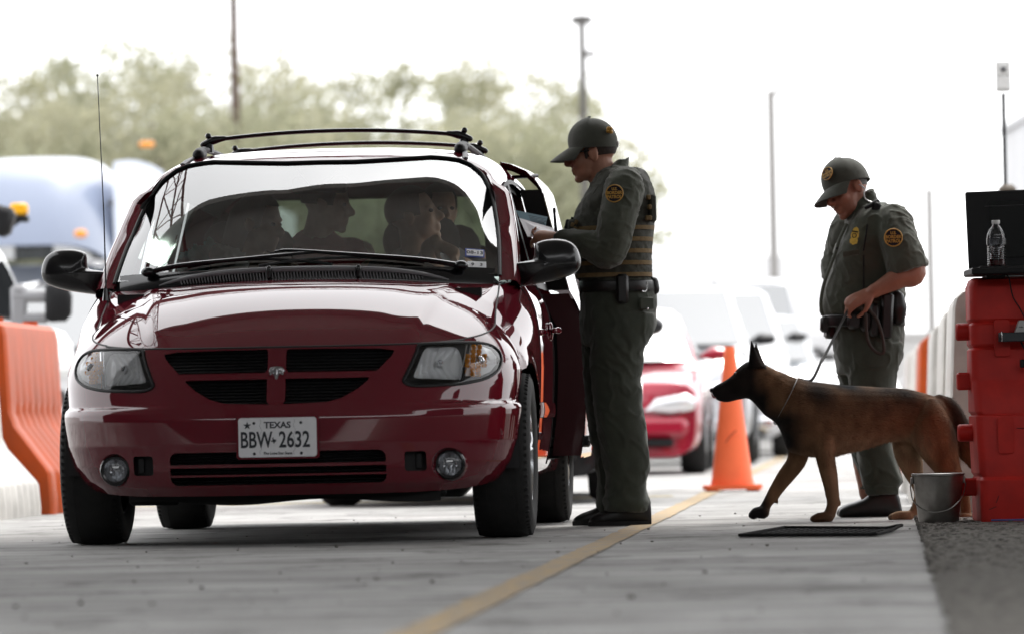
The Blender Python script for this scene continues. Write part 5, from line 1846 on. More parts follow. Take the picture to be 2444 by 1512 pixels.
# lead
M_lead = mat('black_lead', (.02, .019, .018), rough=.6)
ld = thing('leash', 'black strap running from the handler\'s hand to the dog\'s collar', 'leash', P6(410, 1150, -.26))
m = MB()
m.tube(catmull([P6(430, 1090, -.262), P6(402, 1160, -.262), P6(320, 1320, -.4), P6(222, 1508, -.6), PD(900, 190, .1), PD(822, 342, .02), PD(722, 332, .0)], 6), .0085, 8, flat=.45, up=(.6, -.8, 0))
m.build('strap', M_lead, ld, world=True)
m = MB()
lpp = [P6(*p, -.27) for p in ((500, 1125), (535, 1180), (540, 1290), (560, 1390), (610, 1450), (650, 1462), (668, 1430), (655, 1330), (620, 1220), (560, 1140))]
m.tube(catmull(lpp, 5), .0075, 8, flat=.4, up=(0, -1, 0))
m.build('hand_loop', mat('brown_strap', (.03, .018, .013), rough=.5), ld, world=True)

# ================= people in the van
Z2 = zoomc(240, 300, 2.3057)
M_skind = mat('face_skin', (.62, .38, .26), rough=.5, var=.2, vscale=18)
def occupant(label, cx, cy, Yd, yaw, pitch, top, hairc, sc=1.0, roll=0, shoulder=.20, hair='short', lean=0.0):
    c = at(*Z2(cx, cy), Yd)
    t = thing('person', label, 'person', (c.x, Yd, .4))
    F = frame(c, yaw, pitch, roll)
    b = MB()
    add_head(b, F, sc)
    n0 = F @ Vector((-.04, 0, -.17)) * 1.0
    b.limb([n0 + Vector((0, .02, .0)), n0 + Vector((lean, .05, -.12)), n0 + Vector((lean * 1.5, .08, -.35)), n0 + Vector((lean * 1.5, .05, -.52))], [.07, .15, .15, .16], 16)
    for s_ in (-1, 1):
        sh_ = n0 + Vector((s_ * shoulder + lean, .05, -.06))
        b.limb([sh_, sh_ + Vector((s_ * .04, -.02, -.26)), sh_ + Vector((s_ * .0, -.24, -.36))], [.06, .05, .04], 12)
    b.limb([n0 + Vector((lean * 1.5, .05, -.50)), n0 + Vector((lean, -.35, -.55))], [.15, .09], 12)
    link(fuse(b, 'body', .008, 3), 'body', M_skind, t, angle=180, world=True)
    s = MB()
    s.limb([n0 + Vector((lean * .8, .05, -.10)), n0 + Vector((lean * 1.5, .08, -.30)), n0 + Vector((lean * 1.5, .05, -.52))], [.165, .175, .185], 18, flat=1.0)
    for s_ in (-1, 1):
        sh_ = n0 + Vector((s_ * shoulder * .9 + lean, .05, -.075))
        s.limb([sh_ - Vector((s_ * .12, 0, -.02)), sh_, sh_ + Vector((s_ * .05, -.01, -.16))], [.07, .075, .065], 12)
    link(fuse(s, 'shirt', .010, 3, wrinkle=folds(.004, 9, 1)), 'shirt', top, t, angle=180, world=True)
    h = MB()
    lim = 112 if hair == 'short' else 125
    for i in range(1):
        rr_ = []
        for k in range(14):
            th = R(2 + lim * k / 13)
            row = []
            for a in np.linspace(0, 2 * math.pi, 33)[:-1]:
                thf = min(th, R(62) if abs(((a + math.pi) % (2 * math.pi)) - math.pi) < .95 else 9)
                row.append(Vector((-.016 + .106 * math.sin(thf) * math.cos(a), .086 * math.sin(thf) * math.sin(a), .038 + .098 * math.cos(thf))))
            rr_.append(row)
        h.rings(rr_, False)
    if hair == 'long':
        h.limb([(-.06, 0, .02), (-.085, 0, -.10), (-.07, 0, -.24)], [.085, .080, .05], 14)
    h.xf(F @ Matrix.Scale(sc, 4))
    h.build('hair', hairc, t, world=True, angle=180)
    e = MB()
    for s_ in (-1, 1): e.ell((.077, s_ * .031, .006), (.011, .013, .009), 10, 8)
    e.xf(F @ Matrix.Scale(sc, 4)); e.build('eyes', M_ink, t, world=True)
    return t, F, n0
M_redshirt = mat('red_shirt', (.42, .03, .04), rough=.8, var=.2, vscale=12)
M_grayshirt = mat('grey_shirt', (.20, .20, .21), rough=.85, var=.2, vscale=12)
M_tanshirt = mat('tan_shirt', (.16, .11, .07), rough=.85, var=.3, vscale=12)
DR, FD, nD = occupant('driver in a grey shirt behind the wheel, face turned to the officer outside', 1840, 560, 22.28, -12, 14, M_grayshirt, M_hair, 1.05)
hb = MB()
p0 = at(*Z2(1985, 720), 21.98)
add_hand(hb, hand_frame(p0, (.5, -.5, -.3), (.2, -.6, .7)), 50, 1.0, -1)
hb.limb([p0 + Vector((-.02, .02, .02)), p0 + Vector((-.05, .14, -.02)), p0 + Vector((-.02, .30, -.12))], [.028, .04, .045], 12)
link(fuse(hb, 'forearm', .006, 2), 'forearm', M_skind, DR, angle=180, world=True)
occupant('passenger in a red tank top leaning between the seats, head in shadow', 1335, 490, 23.55, -10, -6, M_redshirt, M_hair, 1.08, 0, .21)
occupant('front passenger with dark hair and tan top beside the white and teal cloths', 945, 600, 22.45, -25, -8, M_tanshirt, M_hair, 1.02, 0, .18, 'long')
occupant('rear passenger half hidden behind the driver\'s headrest', 1985, 520, 23.45, -70, 0, M_grayshirt, M_hair, .95, 0, .17)
def cloth_heap(name, label, pts, m, Yd, h):
    t = MB()
    for (zx, zy, r) in pts: t.ell(at(*Z2(zx, zy), Yd + random.uniform(-.03, .03)), (r, r * 1.2, r * h), 14, 10)
    o = link(fuse(t, name, .009, 2, wrinkle=folds(.012, 13, 3)), name, m, None, angle=180)
    return tag(o, label, 'cloth')
cloth_heap('towel', 'teal towel bundled on the passenger side behind the windscreen', [(640, 745, .03), (600, 780, .04), (560, 815, .05), (530, 840, .05), (660, 720, .02), (600, 840, .05)], mat('teal_cloth', (.10, .42, .45), rough=.9, var=.2, vscale=15), 21.95, .9)
cloth_heap('white_cloth', 'crumpled white cloth beside the teal towel on the passenger side', [(690, 770, .045), (740, 790, .05), (790, 800, .045), (650, 810, .05), (720, 840, .06), (800, 840, .05)], mat('white_cloth', (.55, .57, .57), rough=.9, var=.15, vscale=15), 21.98, .8)
# ------------------------------------------------------------------ barriers, cone, mat, bucket, laptop
LANE = math.atan(.0695)
M_redp = mat('red_barrier_plastic', (.56, .024, .017), rough=.42, spec=.3, var=.35, vscale=7, bump=.06, bscale=40, rvar=.2, col2=(.40, .020, .016))
M_orap = mat('orange_barrier_plastic', (.50, .075, .010), rough=.5, spec=.25, var=.3, vscale=5, bump=.06, bscale=30, col2=(.38, .07, .018))
M_whtp = mat('white_barrier_plastic', (.66, .64, .60), rough=.5, var=.25, vscale=6, bump=.06, bscale=30)

Z5b = zoomc(2180, 680, 2.363)
YB = 21.97
def PB(zx, zy, dy=0.0): return at(*Z5b(zx, zy), YB + dy)
b0 = PB(622, 1470)
rb = thing('barrier', 'red interlocking plastic barrier carrying the laptop at the edge of the lane', 'barrier', (b0.x, YB, 0), -.02)
Hh = 1.04
m = MB()
# (z from ground, left edge in local x, half depth)
lev = [(0, 0.0, .28), (.02, -.004, .285), (.185, -.004, .285), (.20, .004, .272), (.215, -.006, .272), (.36, -.012, .255), (.455, -.014, .235), (.46, -.004, .225), (.475, -.016, .225), (.60, -.020, .17), (.61, -.022, .165), (.735, -.022, .160), (.745, -.012, .148), (.76, -.022, .155), (.84, -.022, .150), (.85, -.014, .142), (.865, -.024, .150), (1.00, -.024, .140), (1.03, -.014, .125), (1.04, .0, .10)]
rings = []
for z, x, d in lev:
    x1 = 1.80 - x
    r = .035
    ring = []
    for cx, cy, a0 in ((x1 - r, -d + r, -90), (x1 - r, d - r, 0), (x + r, d - r, 90), (x + r, -d + r, 180)):
        for k in range(5):
            a = R(a0 + 90 * k / 4)
            ring.append(Vector((cx + r * math.cos(a), cy + r * math.sin(a), z)))
    rings.append(ring)
m.rings(rings)
body_b = m.build('barrier_body', M_redp, rb, angle=28)
for zc_, yf in ((.775, -.160), (.365, -.258)):
    for x in (.075, 1.0):
        t = MB()
        pr = rrect(x, x + .066, zc_ - .068, zc_ + .085, .014, 4)
        t.prism(pr, yf - .016, yf + .05)
        t.build('lock_tab', M_redp, body_b, angle=30)
for k, z in enumerate((.155, .385, .605, .815)):
    t = MB()
    rr_ = .037
    if k % 2 == 1: t.lathe([(.0, -.075), (rr_ - .006, -.075), (rr_, -.068), (rr_, .03)], 24, (-.0, .02, z), 'X')
    else: t.box((-.032, .02, z), (.085, .08, .075), bev=.008)
    t.build('connector_lug', M_redp, rb, angle=35)
sc_ = MB()
for (x, z, dx, dz) in ((.10, .30, .04, .002), (.155, .402, .05, -.001), (.06, .09, .012, .03), (.03, .062, .03, .012), (.2, .62, .08, .01), (.25, .95, .05, .01)):
    sc_.tube([Vector((x, -interp(z, [q[0] for q in lev], [q[2] for q in lev]) - .0015, z)), Vector((x + dx, -interp(z + dz, [q[0] for q in lev], [q[2] for q in lev]) - .0015, z + dz))], .0016, 5)
sc_.build('scuff', mat('scuff_black', (.03, .01, .01), rough=.8), body_b)

# jersey-profile water barriers
def jersey(name, label, m_, x, y, rz, L=1.8, H=1.06, group='plastic lane barriers', wb=.30, wt=.11):
    t = thing(name, label, 'barrier', (x, y, 0), rz, group)
    prof = [(0, wb), (.06, wb), (.22, wb * .97), (.25, wb * .93), (.48, wt * 1.45), (.56, wt * 1.18), (.62, wt * 1.15), (.98, wt), (1.03, wt * .9), (1.06, wt * .6)]
    prof = [(z * H / 1.06, w) for z, w in prof]
    g = MB()
    ys = [0, .02, .10] + [.10 + (L - .2) * k / 32 for k in range(1, 33)] + [L - .02, L]
    rows = []
    for i, yy in enumerate(ys):
        flute = .018 * (1 if (i % 4) in (1, 2) else 0) if .10 < yy < L - .1 else 0
        e = .012 if i in (0, len(ys) - 1) else 0
        row = []
        for z, w in prof: row.append(Vector((-(w - e - (flute if z < .6 else 0)), yy, z)))
        for z, w in reversed(prof): row.append(Vector((w - e - (flute if z < .6 else 0), yy, z)))
        rows.append(row)
    g.grid([r + [r[0]] for r in rows])
    n = len(rows[0])
    g.add(rows[0], [tuple(range(n))]); g.add(rows[-1], [tuple(range(n))])
    o = g.build('barrier_body', m_, t, angle=32)
    h = MB()
    for yy in (.35, L - .35):
        h.lathe([(.03, 0), (.045, 0), (.045, .03), (.03, .03)], 16, (0, yy, prof[-1][0] - .005))
    h.build('filler_cap', m_, o)
    k_ = MB()
    for z in (.3, .62, .9): k_.lathe([(0, -.05), (.03, -.05), (.032, -.045), (.032, .0)], 14, (0, 0, z * H), 'Y')
    k_.build('connector_lug', m_, o)
    return t
jersey('barrier', 'white fluted plastic barrier in front of the orange one at the left lane edge', M_whtp, -3.10, 27.0, -LANE, 1.75, .62 + .2, wb=.34)
jersey('barrier', 'orange plastic lane barrier standing left of the red minivan', M_orap, -2.955, 28.9, -LANE, 1.9, 1.09, wb=.36)
jersey('barrier', 'white barrier directly behind the red laptop barrier', M_whtp, 2.189, 24.3, -LANE, 1.9, 1.04, wb=.30)
jersey('barrier', 'second white barrier in the receding row behind the red one', M_whtp, 2.365, 27.0, -LANE, 1.9, 1.02)
jersey('barrier', 'third pale barrier in the receding row, blurred', M_whtp, 2.592, 30.5, -LANE, 1.9, 1.0)
jersey('barrier', 'orange barrier far down the receding row behind the dog handler', M_orap, 2.950, 36.0, -LANE, 1.9, 1.0)
jersey('barrier', 'far white barrier beyond the orange one in the right row', M_whtp, 3.145, 39.0, -LANE, 1.9, 1.0)
jersey('barrier', 'farthest white barrier in the right row near the pale building', M_whtp, 3.470, 44.0, -LANE, 1.9, 1.0)

# cone
c0 = gnd(1748, 1171)
cn = thing('traffic_cone', 'tall orange traffic cone standing beyond the dog on the lane line', 'cone', (c0.x, c0.y, 0))
M_cone = mat('cone_orange', (.95, .175, .065), rough=.5, spec=.3, var=.15, vscale=4, bump=.03, bscale=20)
t = MB(); t.prism(rrect(-.185, .185, -.185, .185, .04), 0, .028); t.xf(Matrix.Translation((0, 0, .042)) @ Matrix.Rotation(-math.pi / 2, 4, 'X'))
for sx in (-1, 1):
    for sy in (-1, 1): t.box((sx * .13, sy * .13, .008), (.07, .07, .018), bev=.004)
t.build('cone_base', M_cone, cn, angle=30)
t = MB(); t.lathe([(.142, .03), (.140, .05), (.132, .075), (.085, .45), (.040, .86), (.034, .915), (.031, .923), (.022, .923), (.022, .9)], 40)
t.build('cone_body', M_cone, cn, angle=40)
t = MB(); t.tube([(-.045, -.112, .31), (-.01, -.108, .355), (.03, -.103, .39)], .0035, 5); t.build('scuff', mat('cone_scuff', (.35, .05, .02), rough=.7), cn)

# rubber mat with holes
mt = thing('floor_mat', 'black perforated rubber mat lying on the concrete in front of the dog', 'mat', (1.22, 20.45, .004))
q = [gnd(1765, 1283), gnd(2090, 1281), gnd(2152, 1266), gnd(1870, 1264)]
base = Vector((1.22, 20.45, .0))
q = [p - base for p in q]
m = MB(); n1, n2 = 14, 8
vs_, fs_ = [], []
def quad(u, v): return q[0].lerp(q[1], u).lerp(q[3].lerp(q[2], u), v)
def wav(u, v): return .006 + .012 * sstep(.86, 1, u) * sstep(.5, 1, v)
for i in range(n1):
    for j in range(n2):
        u0, u1, v0, v1 = i / n1, (i + 1) / n1, j / n2, (j + 1) / n2
        um, vm = (u0 + u1) / 2, (v0 + v1) / 2
        outr, inr = [], []
        for k in range(12):
            a = 2 * math.pi * (k + .5) / 12
            cx, cy = math.cos(a), math.sin(a)
            sc2 = 1 / max(abs(cx), abs(cy))
            ou, ov = um + cx * sc2 * (u1 - u0) / 2, vm + cy * sc2 * (v1 - v0) / 2
            iu, iv = um + cx * (u1 - u0) * .38, vm + cy * (v1 - v0) * .40
            po, pi_ = quad(ou, ov), quad(iu, iv)
            outr.append(Vector((po.x, po.y, wav(ou, ov)))); inr.append(Vector((pi_.x, pi_.y, wav(iu, iv))))
        m.grid([outr, inr, [p - Vector((0, 0, .003)) for p in inr]], closed_u=True)
edge = [quad(k / 30, 0) for k in range(31)] + [quad(1, k / 16) for k in range(1, 17)] + [quad(1 - k / 30, 1) for k in range(1, 31)] + [quad(0, 1 - k / 16) for k in range(1, 16)]
ep = []
def uvz(k):
    if k <= 30: return wav(k / 30, 0)
    if k <= 46: return wav(1, (k - 30) / 16)
    if k <= 76: return wav(1 - (k - 46) / 30, 1)
    return wav(0, 1 - (k - 76) / 16)
m.tube([Vector((p.x, p.y, uvz(i) + .002)) for i, p in enumerate(edge)] + [Vector((edge[0].x, edge[0].y, uvz(0) + .002))], .007, 8, cap=False)
m.build('mat_sheet', mat('mat_rubber', (.012, .012, .012), rough=.85, spec=.08, bump=.1, bscale=90), mt, angle=50)

# bucket
bk0 = gnd(2236, 1249)
bk = thing('bucket', 'galvanised steel bucket with wire handle in front of the red barrier', 'bucket', (bk0.x, 21.86, .012))
M_galv = mat('galvanised_steel', (.40, .39, .37), rough=.2, metal=.95, var=.45, vscale=9, bump=.05, bscale=30, rvar=.25)
t = MB(); t.lathe([(.0, .004), (.082, .004), (.084, .0), (.086, .006), (.108, .192), (.113, .196), (.113, .204), (.108, .206), (.105, .2), (.083, .012), (.0, .012)], 48)
t.build('pail', M_galv, bk, angle=30)
t = MB()
hp = [Vector((-.113, 0, .175)), Vector((-.118, -.02, .14)), Vector((-.108, -.075, .085)), Vector((-.05, -.112, .045)), Vector((.03, -.114, .052)), Vector((.09, -.085, .10)), Vector((.113, -.03, .15)), Vector((.113, 0, .175))]
t.tube(catmull(hp, 6), .0028, 6)
t.build('handle', M_galv, bk)
for sx in (-1, 1):
    t = MB(); t.box((sx * .110, 0, .176), (.012, .03, .03), bev=.004); t.build('handle_ear', M_galv, bk)

# laptop on the barrier, bottle, cable, bracket
def PL(zx, zy, dy=0.0): return at(*Z6b(zx, zy), YB + dy)
l0 = PL(1300, 880)
lpz = Hh + .035
lp = thing('laptop', 'open black laptop with its dark screen standing on the red barrier', 'laptop', (l0.x, YB - .06, lpz))
LW, LH = .66, .335
t = MB(); t.box((LW / 2 - .01, -.02, -.012), (LW + .02, .40, .030), bev=.006); t.build('laptop_base', M_blk, lp, angle=30)
t = MB(); t.box((LW / 2, -.02, .006), (LW - .04, .30, .006), bev=.002); t.build('keyboard', M_gblk, lp, angle=30)
tl = Matrix.Translation((0, .14, .005)) @ Matrix.Rotation(R(-4), 4, 'X') @ Matrix.Rotation(R(-1.2), 4, 'Y')
t = MB(); t.box((LW / 2, .01, LH / 2), (LW, .018, LH), bev=.006); t.xf(tl); lid = t.build('laptop_lid', M_blk, lp, angle=30)
t = MB(); t.box((LW / 2 + .03, -.001, LH / 2 + .0), (LW - .14, .004, LH - .09), bev=.001); t.xf(tl); t.build('screen', mat('screen_glass', (.006, .007, .007), rough=.12), lid, angle=30)
t = MB(); t.tube([(.08, -.0045, LH - .066), (.46, -.0045, LH - .066)], .0010, 4); t.box((.36, -.004, LH - .063), (.014, .003, .006)); t.xf(tl); t.build('screen_trim', M_grey, lid)
for x in (.09, .42):
    t = MB(); t.box((x, -.02, -.032), (.08, .2, .018), bev=.004); t.build('riser_foot', M_blk, lp, angle=30)
tr_ = thing('tray', 'glossy plastic tray under the laptop on top of the red barrier', 'tray', (l0.x + .09, YB - .02, Hh + .002))
t = MB(); t.prism(rrect(-.0, .62, -.13, .13, .04), 0, .004); t.xf(Matrix.Translation((0, 0, .004)) @ Matrix.Rotation(-math.pi / 2, 4, 'X'))
t.build('tray_plate', mat('clear_tray', (.55, .56, .58), rough=.15, coat=.6), tr_)
bt0 = PL(1462, 770)
bo_ = thing('water_bottle', 'clear plastic water bottle with a little red drink standing on the laptop', 'bottle', (bt0.x, YB - .16, lpz + .009))
M_pet = glass_mat('clear_plastic', (.90, .91, .93), 1.5, .05)
prof = [(.0, .002), (.032, .0), (.037, .008)]
for k in range(9):
    z = .014 + k * .011
    prof += [(.0385, z), (.0355, z + .0055)]
prof += [(.0385, .115), (.0385, .150), (.037, .158), (.0375, .165), (.030, .192), (.018, .212), (.0145, .218), (.0145, .226)]
HB = (PL(1462, 770).z - PL(1462, 435).z)
kz = -HB / .232 if HB < 0 else HB / .232
t = MB(); t.lathe([(r * 1.05, z * abs(HB) / .245) for r, z in prof], 36); t.build('bottle_body', M_pet, bo_, angle=40)
s_ = abs(HB) / .245
t = MB(); t.lathe([(.0, .226 * s_), (.0165, .226 * s_), (.0175, .228 * s_), (.0175, .243 * s_), (.016, .245 * s_), (0, .245 * s_)], 24); t.build('bottle_cap', mat('cap_white', (.7, .7, .7), rough=.4), bo_)
t = MB(); t.lathe([(.0412, .116 * s_), (.0412, .149 * s_)], 36); t.build('bottle_label', glass_mat('film_label', (.55, .56, .60), 1.5, .3), bo_)
t = MB(); t.lathe([(0, .004), (.034, .004), (.0355, .012 * s_), (.035, .034 * s_), (0, .034 * s_)], 30); t.build('drink', mat('red_drink', (.10, .008, .010), rough=.1, trans=.2), bo_)
cb = thing('power_cable', 'thin dark cable hanging from the laptop over the red barrier front', 'cable', PL(1535, 870, -.18))
t = MB(); t.tube(catmull([PL(1530, 868, -.17), PL(1575, 910, -.18), PL(1590, 980, -.17), PL(1610, 1060, -.165), PL(1660, 1140, -.17), PL(1700, 1220, -.175), PL(1760, 1300, -.18)], 5), .0028, 6)
t.build('cord', M_blk, cb, world=True)
bq = PB(830, 380, -.24)
br = thing('clamp_bracket', 'grey metal mounting bracket fixed across the red barrier front at the picture edge', 'bracket', bq)
t = MB(); t.box(PB(860, 381, -.22), (.16, .05, .039), bev=.003); t.build('arm', mat('dark_metal', (.05, .055, .06), rough=.4, metal=.7), br, world=True)
t = MB(); t.box(PB(764, 381, -.245), (.004, .06, .043), bev=.001); t.build('end_plate', M_steel, br, world=True)
t = MB()
o_ = [PB(846, 353, -.22), PB(870, 284, -.22), PB(1000, 284, -.22), PB(1000, 353, -.22)]
t.add(o_ + [p + Vector((0, .05, 0)) for p in o_], [(0, 1, 2, 3), (7, 6, 5, 4), (0, 4, 5, 1), (1, 5, 6, 2), (2, 6, 7, 3), (3, 7, 4, 0)])
t.build('plate', mat('grey_plate', (.42, .42, .42), rough=.4, metal=.3), br, world=True, smooth=False)
t = MB(); t.tube([PB(868, 322, -.225), PB(890, 322, -.225)], .0012, 5); t.tube([PB(884, 318, -.225), PB(891, 322, -.225), PB(884, 326, -.225)], .0012, 5); t.build('arrow_mark', M_ink, br, world=True)
t = MB(); t.box(PB(900, 538, -.22), (.035, .05, .034), bev=.003); t.tube([PB(880, 410, -.2), PB(905, 460, -.2), PB(905, 520, -.2)], .005, 6); t.build('lower_knob', M_blk, br, world=True)
rp = thing('rope', 'thin blue rope lying along the foot of the red barrier', 'rope', PB(700, 1484, -.30))
t = MB(); t.tube(catmull([Vector((b0.x + .03 + k * .1, YB - .31 - .02 * math.sin(k * 1.7), .018)) for k in range(12)], 4), .004, 6); t.build('strand', mat('blue_rope', (.05, .08, .25), rough=.7), rp, world=True)
# ------------------------------------------------------------------ queue of vehicles, trucks, trees, poles
def lane_x(y): return -.873 + .0661 * (y - 21.1)
M_cwhite = mat('white_car_paint', (.54, .54, .55), rough=.3, coat=.8)
M_cred = mat('bright_red_paint', (.30, .008, .028), rough=.3, spec=.2, coat=1.0, coat_ior=1.45)
M_csilv = mat('silver_car_paint', (.45, .46, .48), rough=.3, metal=.4, coat=.8)
M_cdark = mat('dark_car_paint', (.012, .012, .014), rough=.4, spec=.3, coat=.3)
M_cgrey = mat('grey_car_paint', (.30, .32, .34), rough=.3, metal=.3, coat=.8)
M_dglass = mat('car_glass', (.05, .055, .058), rough=.04, spec=1.0, ior=1.9, coat=1.0, coat_ior=1.9)
M_lamp = mat('clear_lamp', (.75, .76, .78), rough=.15, metal=.6)
def car(name, label, cat, x, y, paint, kind='sedan', rz=-VAN_TH, group='vehicles queuing behind the red minivan', W=1.76):
    """front of the car at local y=0, facing the camera"""
    t = thing(name, label, cat, (x, y, 0), rz, group)
    hw = W / 2
    if kind == 'sedan':
        hood0, hood1, cowl, roof0, roof1, tail, RZ, HZ, CZ_ = .68, .86, 1.05, 1.75, 2.9, 3.7, 1.43, .60, .93
        L, wb0, wb1, wr = 4.6, .90, 3.55, .315
    elif kind == 'suv':
        hood0, hood1, cowl, roof0, roof1, tail, RZ, HZ, CZ_ = .85, 1.05, 1.15, 1.75, 4.3, 4.6, 1.82, .75, 1.16
        L, wb0, wb1, wr = 4.7, .90, 3.65, .37
    elif kind == 'pickup':
        hood0, hood1, cowl, roof0, roof1, tail, RZ, HZ, CZ_ = 1.0, 1.2, 1.25, 1.85, 3.2, 3.5, 1.98, .85, 1.30
        L, wb0, wb1, wr = 5.8, 1.0, 4.55, .41
    else:                                                     # van
        hood0, hood1, cowl, roof0, roof1, tail, RZ, HZ, CZ_ = 1.0, 1.2, .8, 1.5, 5.4, 5.5, 2.55, .85, 1.35
        L, wb0, wb1, wr = 5.6, .95, 4.4, .38
    st = [0, .03, .12, .3, .6, .9, 1.2, cowl + .15, cowl + .5, 2.4, 3.2, L - .6, L - .15, L]
    deck = lambda y: interp(y, [0, .1, cowl, L - .4, L], [hood0, hood0 + .10, CZ_, CZ_ + (.02 if kind != 'sedan' else .05), CZ_ - .1])
    wid = lambda y: interp(y, [0, .03, .12, .35, .8, L - .5, L - .1, L], [hw * .80, hw * .88, hw * .94, hw * .985, hw, hw, hw * .93, hw * .82])
    rows = []
    for y_ in np.linspace(0, 1, 60):
        yy = L * (y_ ** 1.4 if y_ < .5 else .379 + (y_ - .5) * 1.242)
        yy = min(L, yy)
        w, dz = wid(yy), deck(yy)
        fr = 1 - sstep(0, .12, yy)
        half = []
        for fx, fz in ((0, 1), (.55, .998), (.80, .985), (.92, .955), (.985, .88), (1.0, .75), (1.0, .55), (.985, .38), (.95, .28), (.86, .22), (.0, .20)):
            z = fz * dz if fz > .3 else fz * dz
            half.append(Vector((fx * w, yy + .10 * (fx ** 3) * (1 if yy < .3 else 0) * fr, z)))
        rows.append(half + [Vector((-p.x, p.y, p.z)) for p in reversed(half[:-1])])
    b = MB()
    b.rings(rows)
    body_ = b.build('body', paint, t, angle=45)
    # cabin
    c = MB()
    rw = hw * .74
    bel = hw * .955
    def cab(y, k):       # k 0 belt .. 1 roof
        return lerp(bel, rw, k)
    pts = [(cowl, 0, CZ_ - .02), (roof0, 1, RZ), (roof1, 1, RZ), (tail, 0, CZ_ + .02)]
    secs = []
    for (yy, k, z) in ((cowl - .12, 0, CZ_ - .04), (lerp(cowl, roof0, .5), .5, lerp(CZ_, RZ, .53)), (roof0 - .05, .93, RZ - .05), (roof0 + .25, 1, RZ), ((roof0 + roof1) / 2, 1, RZ + .02), (roof1 - .1, 1, RZ - .01), (roof1 + .08, .93, RZ - .07), (tail, 0, CZ_ - .02)):
        secs.append((yy, k, z))
    rows = []
    for yy, k, z in secs:
        half = [(0, z), (lerp(bel, rw, k) * .6, z - .008), (lerp(bel, rw, k) * .88, z - .035 * k), (lerp(bel, rw, k), z - .10 * k), (bel * .99, min(z - .11 * k, CZ_ - .02) if k < .2 else CZ_ - .04), ]
        rows.append([Vector((x_, yy, z_)) for x_, z_ in half] + [Vector((-x_, yy, z_)) for x_, z_ in reversed(half[1:])])
    c.grid(rows)
    c.build('cabin', paint, t, angle=50)
    g = MB()                                                  # windscreen
    gr_ = []
    for k in np.linspace(.08, .93, 8):
        xw = lerp(bel, rw, k) * .92
        gr_.append([Vector((xw * f, lerp(cowl - .02, roof0, k) - .05 - .12 * (1 - f * f) * (1 - k * .5), lerp(CZ_ - .02, RZ - .04, k) + .016)) for f in np.linspace(-1, 1, 13)])
    g.grid(gr_)
    g.build('windshield', M_dglass, t, angle=180)
    for sx in (-1, 1):
        g = MB()
        a0, a1 = cowl + .25, tail - .25
        g.grid([[Vector((sx * (lerp(bel, rw, k) + .012 - .02 * (k > .9)), lerp(lerp(a0, roof0 + .12, k), lerp(a1, roof1 - .05, k), f), lerp(CZ_ + .02, RZ - .13, k))) for f in np.linspace(0, 1, 6)] for k in (0, .35, .7, 1)])
        g.build('side_window', M_dglass, t, angle=180)
        h = MB()
        zz = hood0 - .02
        h.puff([(sx * x_, z_) for x_, z_ in ((hw * .42, zz - .13), (hw * .55, zz - .02), (hw * .85, zz + .02), (hw * .94, zz - .03), (hw * .92, zz - .12), (hw * .7, zz - .16))], .035, .05, .05, 4)
        h.build('headlight', M_lamp, t)
        mm = MB()
        mm.limb([(sx * (bel + .02), cowl + .28, CZ_ + .07), (sx * (bel + .11), cowl + .26, CZ_ + .09), (sx * (bel + .20), cowl + .27, CZ_ + .09)], [.03, .075, .065], 10, flat=.8)
        mm.build('wing_mirror', paint if kind == 'sedan' else M_blk, t)
        for wy in (wb0, wb1):
            w_ = MB()
            w_.lathe([(.0, .08), (wr * .62, .09), (wr * .66, .10), (wr * .92, .11), (wr, .07), (wr, -.07), (wr * .92, -.11), (wr * .5, -.11), (0, -.10)], 28, (sx * (hw - .10), wy, wr), 'X')
            wo_ = w_.build('wheel', M_rub, t)
            w_ = MB(); w_.lathe([(0, .0), (wr * .3, .012), (wr * .58, 0), (wr * .62, -.01)], 20, (sx * (hw + .001) if sx > 0 else -hw - .001, wy, wr), 'X'); w_.build('rim', M_alloy, wo_)
    bp = MB()
    bp.box((0, -.01, .40), (W * .86, .10, .17), bev=.05); bp.build('bumper', paint if kind != 'pickup' else M_chrome, t, angle=40)
    g = MB(); g.box((0, .0, .27), (W * .72, .08, .07), bev=.02)
    if kind != 'sedan': g.box((0, .02, hood0 - .08), (W * .42, .08, .16), bev=.03)
    g.build('grille', M_blk, t)
    pl_ = MB(); pl_.box((0, -.065, .42), (.30, .01, .15), bev=.004); pl_.build('license_plate', M_wht, t)
    return t
car('car', 'dark car directly behind the red minivan, almost hidden by it', 'car', lane_x(29.2) + .05, 29.2, M_cdark, 'sedan')
car('car', 'bright red sedan waiting behind the orange cone', 'car', lane_x(43.0) + .12, 43.0, M_cred, 'sedan')
car('suv', 'silver suv next in the queue behind the red sedan', 'suv', lane_x(50.5) + .35, 50.5, M_csilv, 'suv', W=1.85)
car('pickup_truck', 'white pickup in the queue behind the silver suv', 'pickup', lane_x(58.5) + .55, 58.5, M_cwhite, 'pickup', W=1.95)
car('suv', 'pale grey suv behind the white pickup in the queue', 'suv', lane_x(67) + .9, 67, M_cgrey, 'suv', W=1.85)
car('cargo_van', 'tall white van far back in the queue, left of the dog handler', 'van', lane_x(76) + .6, 76, M_cwhite, 'van', W=2.05)
car('car', 'small white car far back to the right of the tall van', 'car', lane_x(86) + 2.2, 86, M_cwhite, 'sedan')
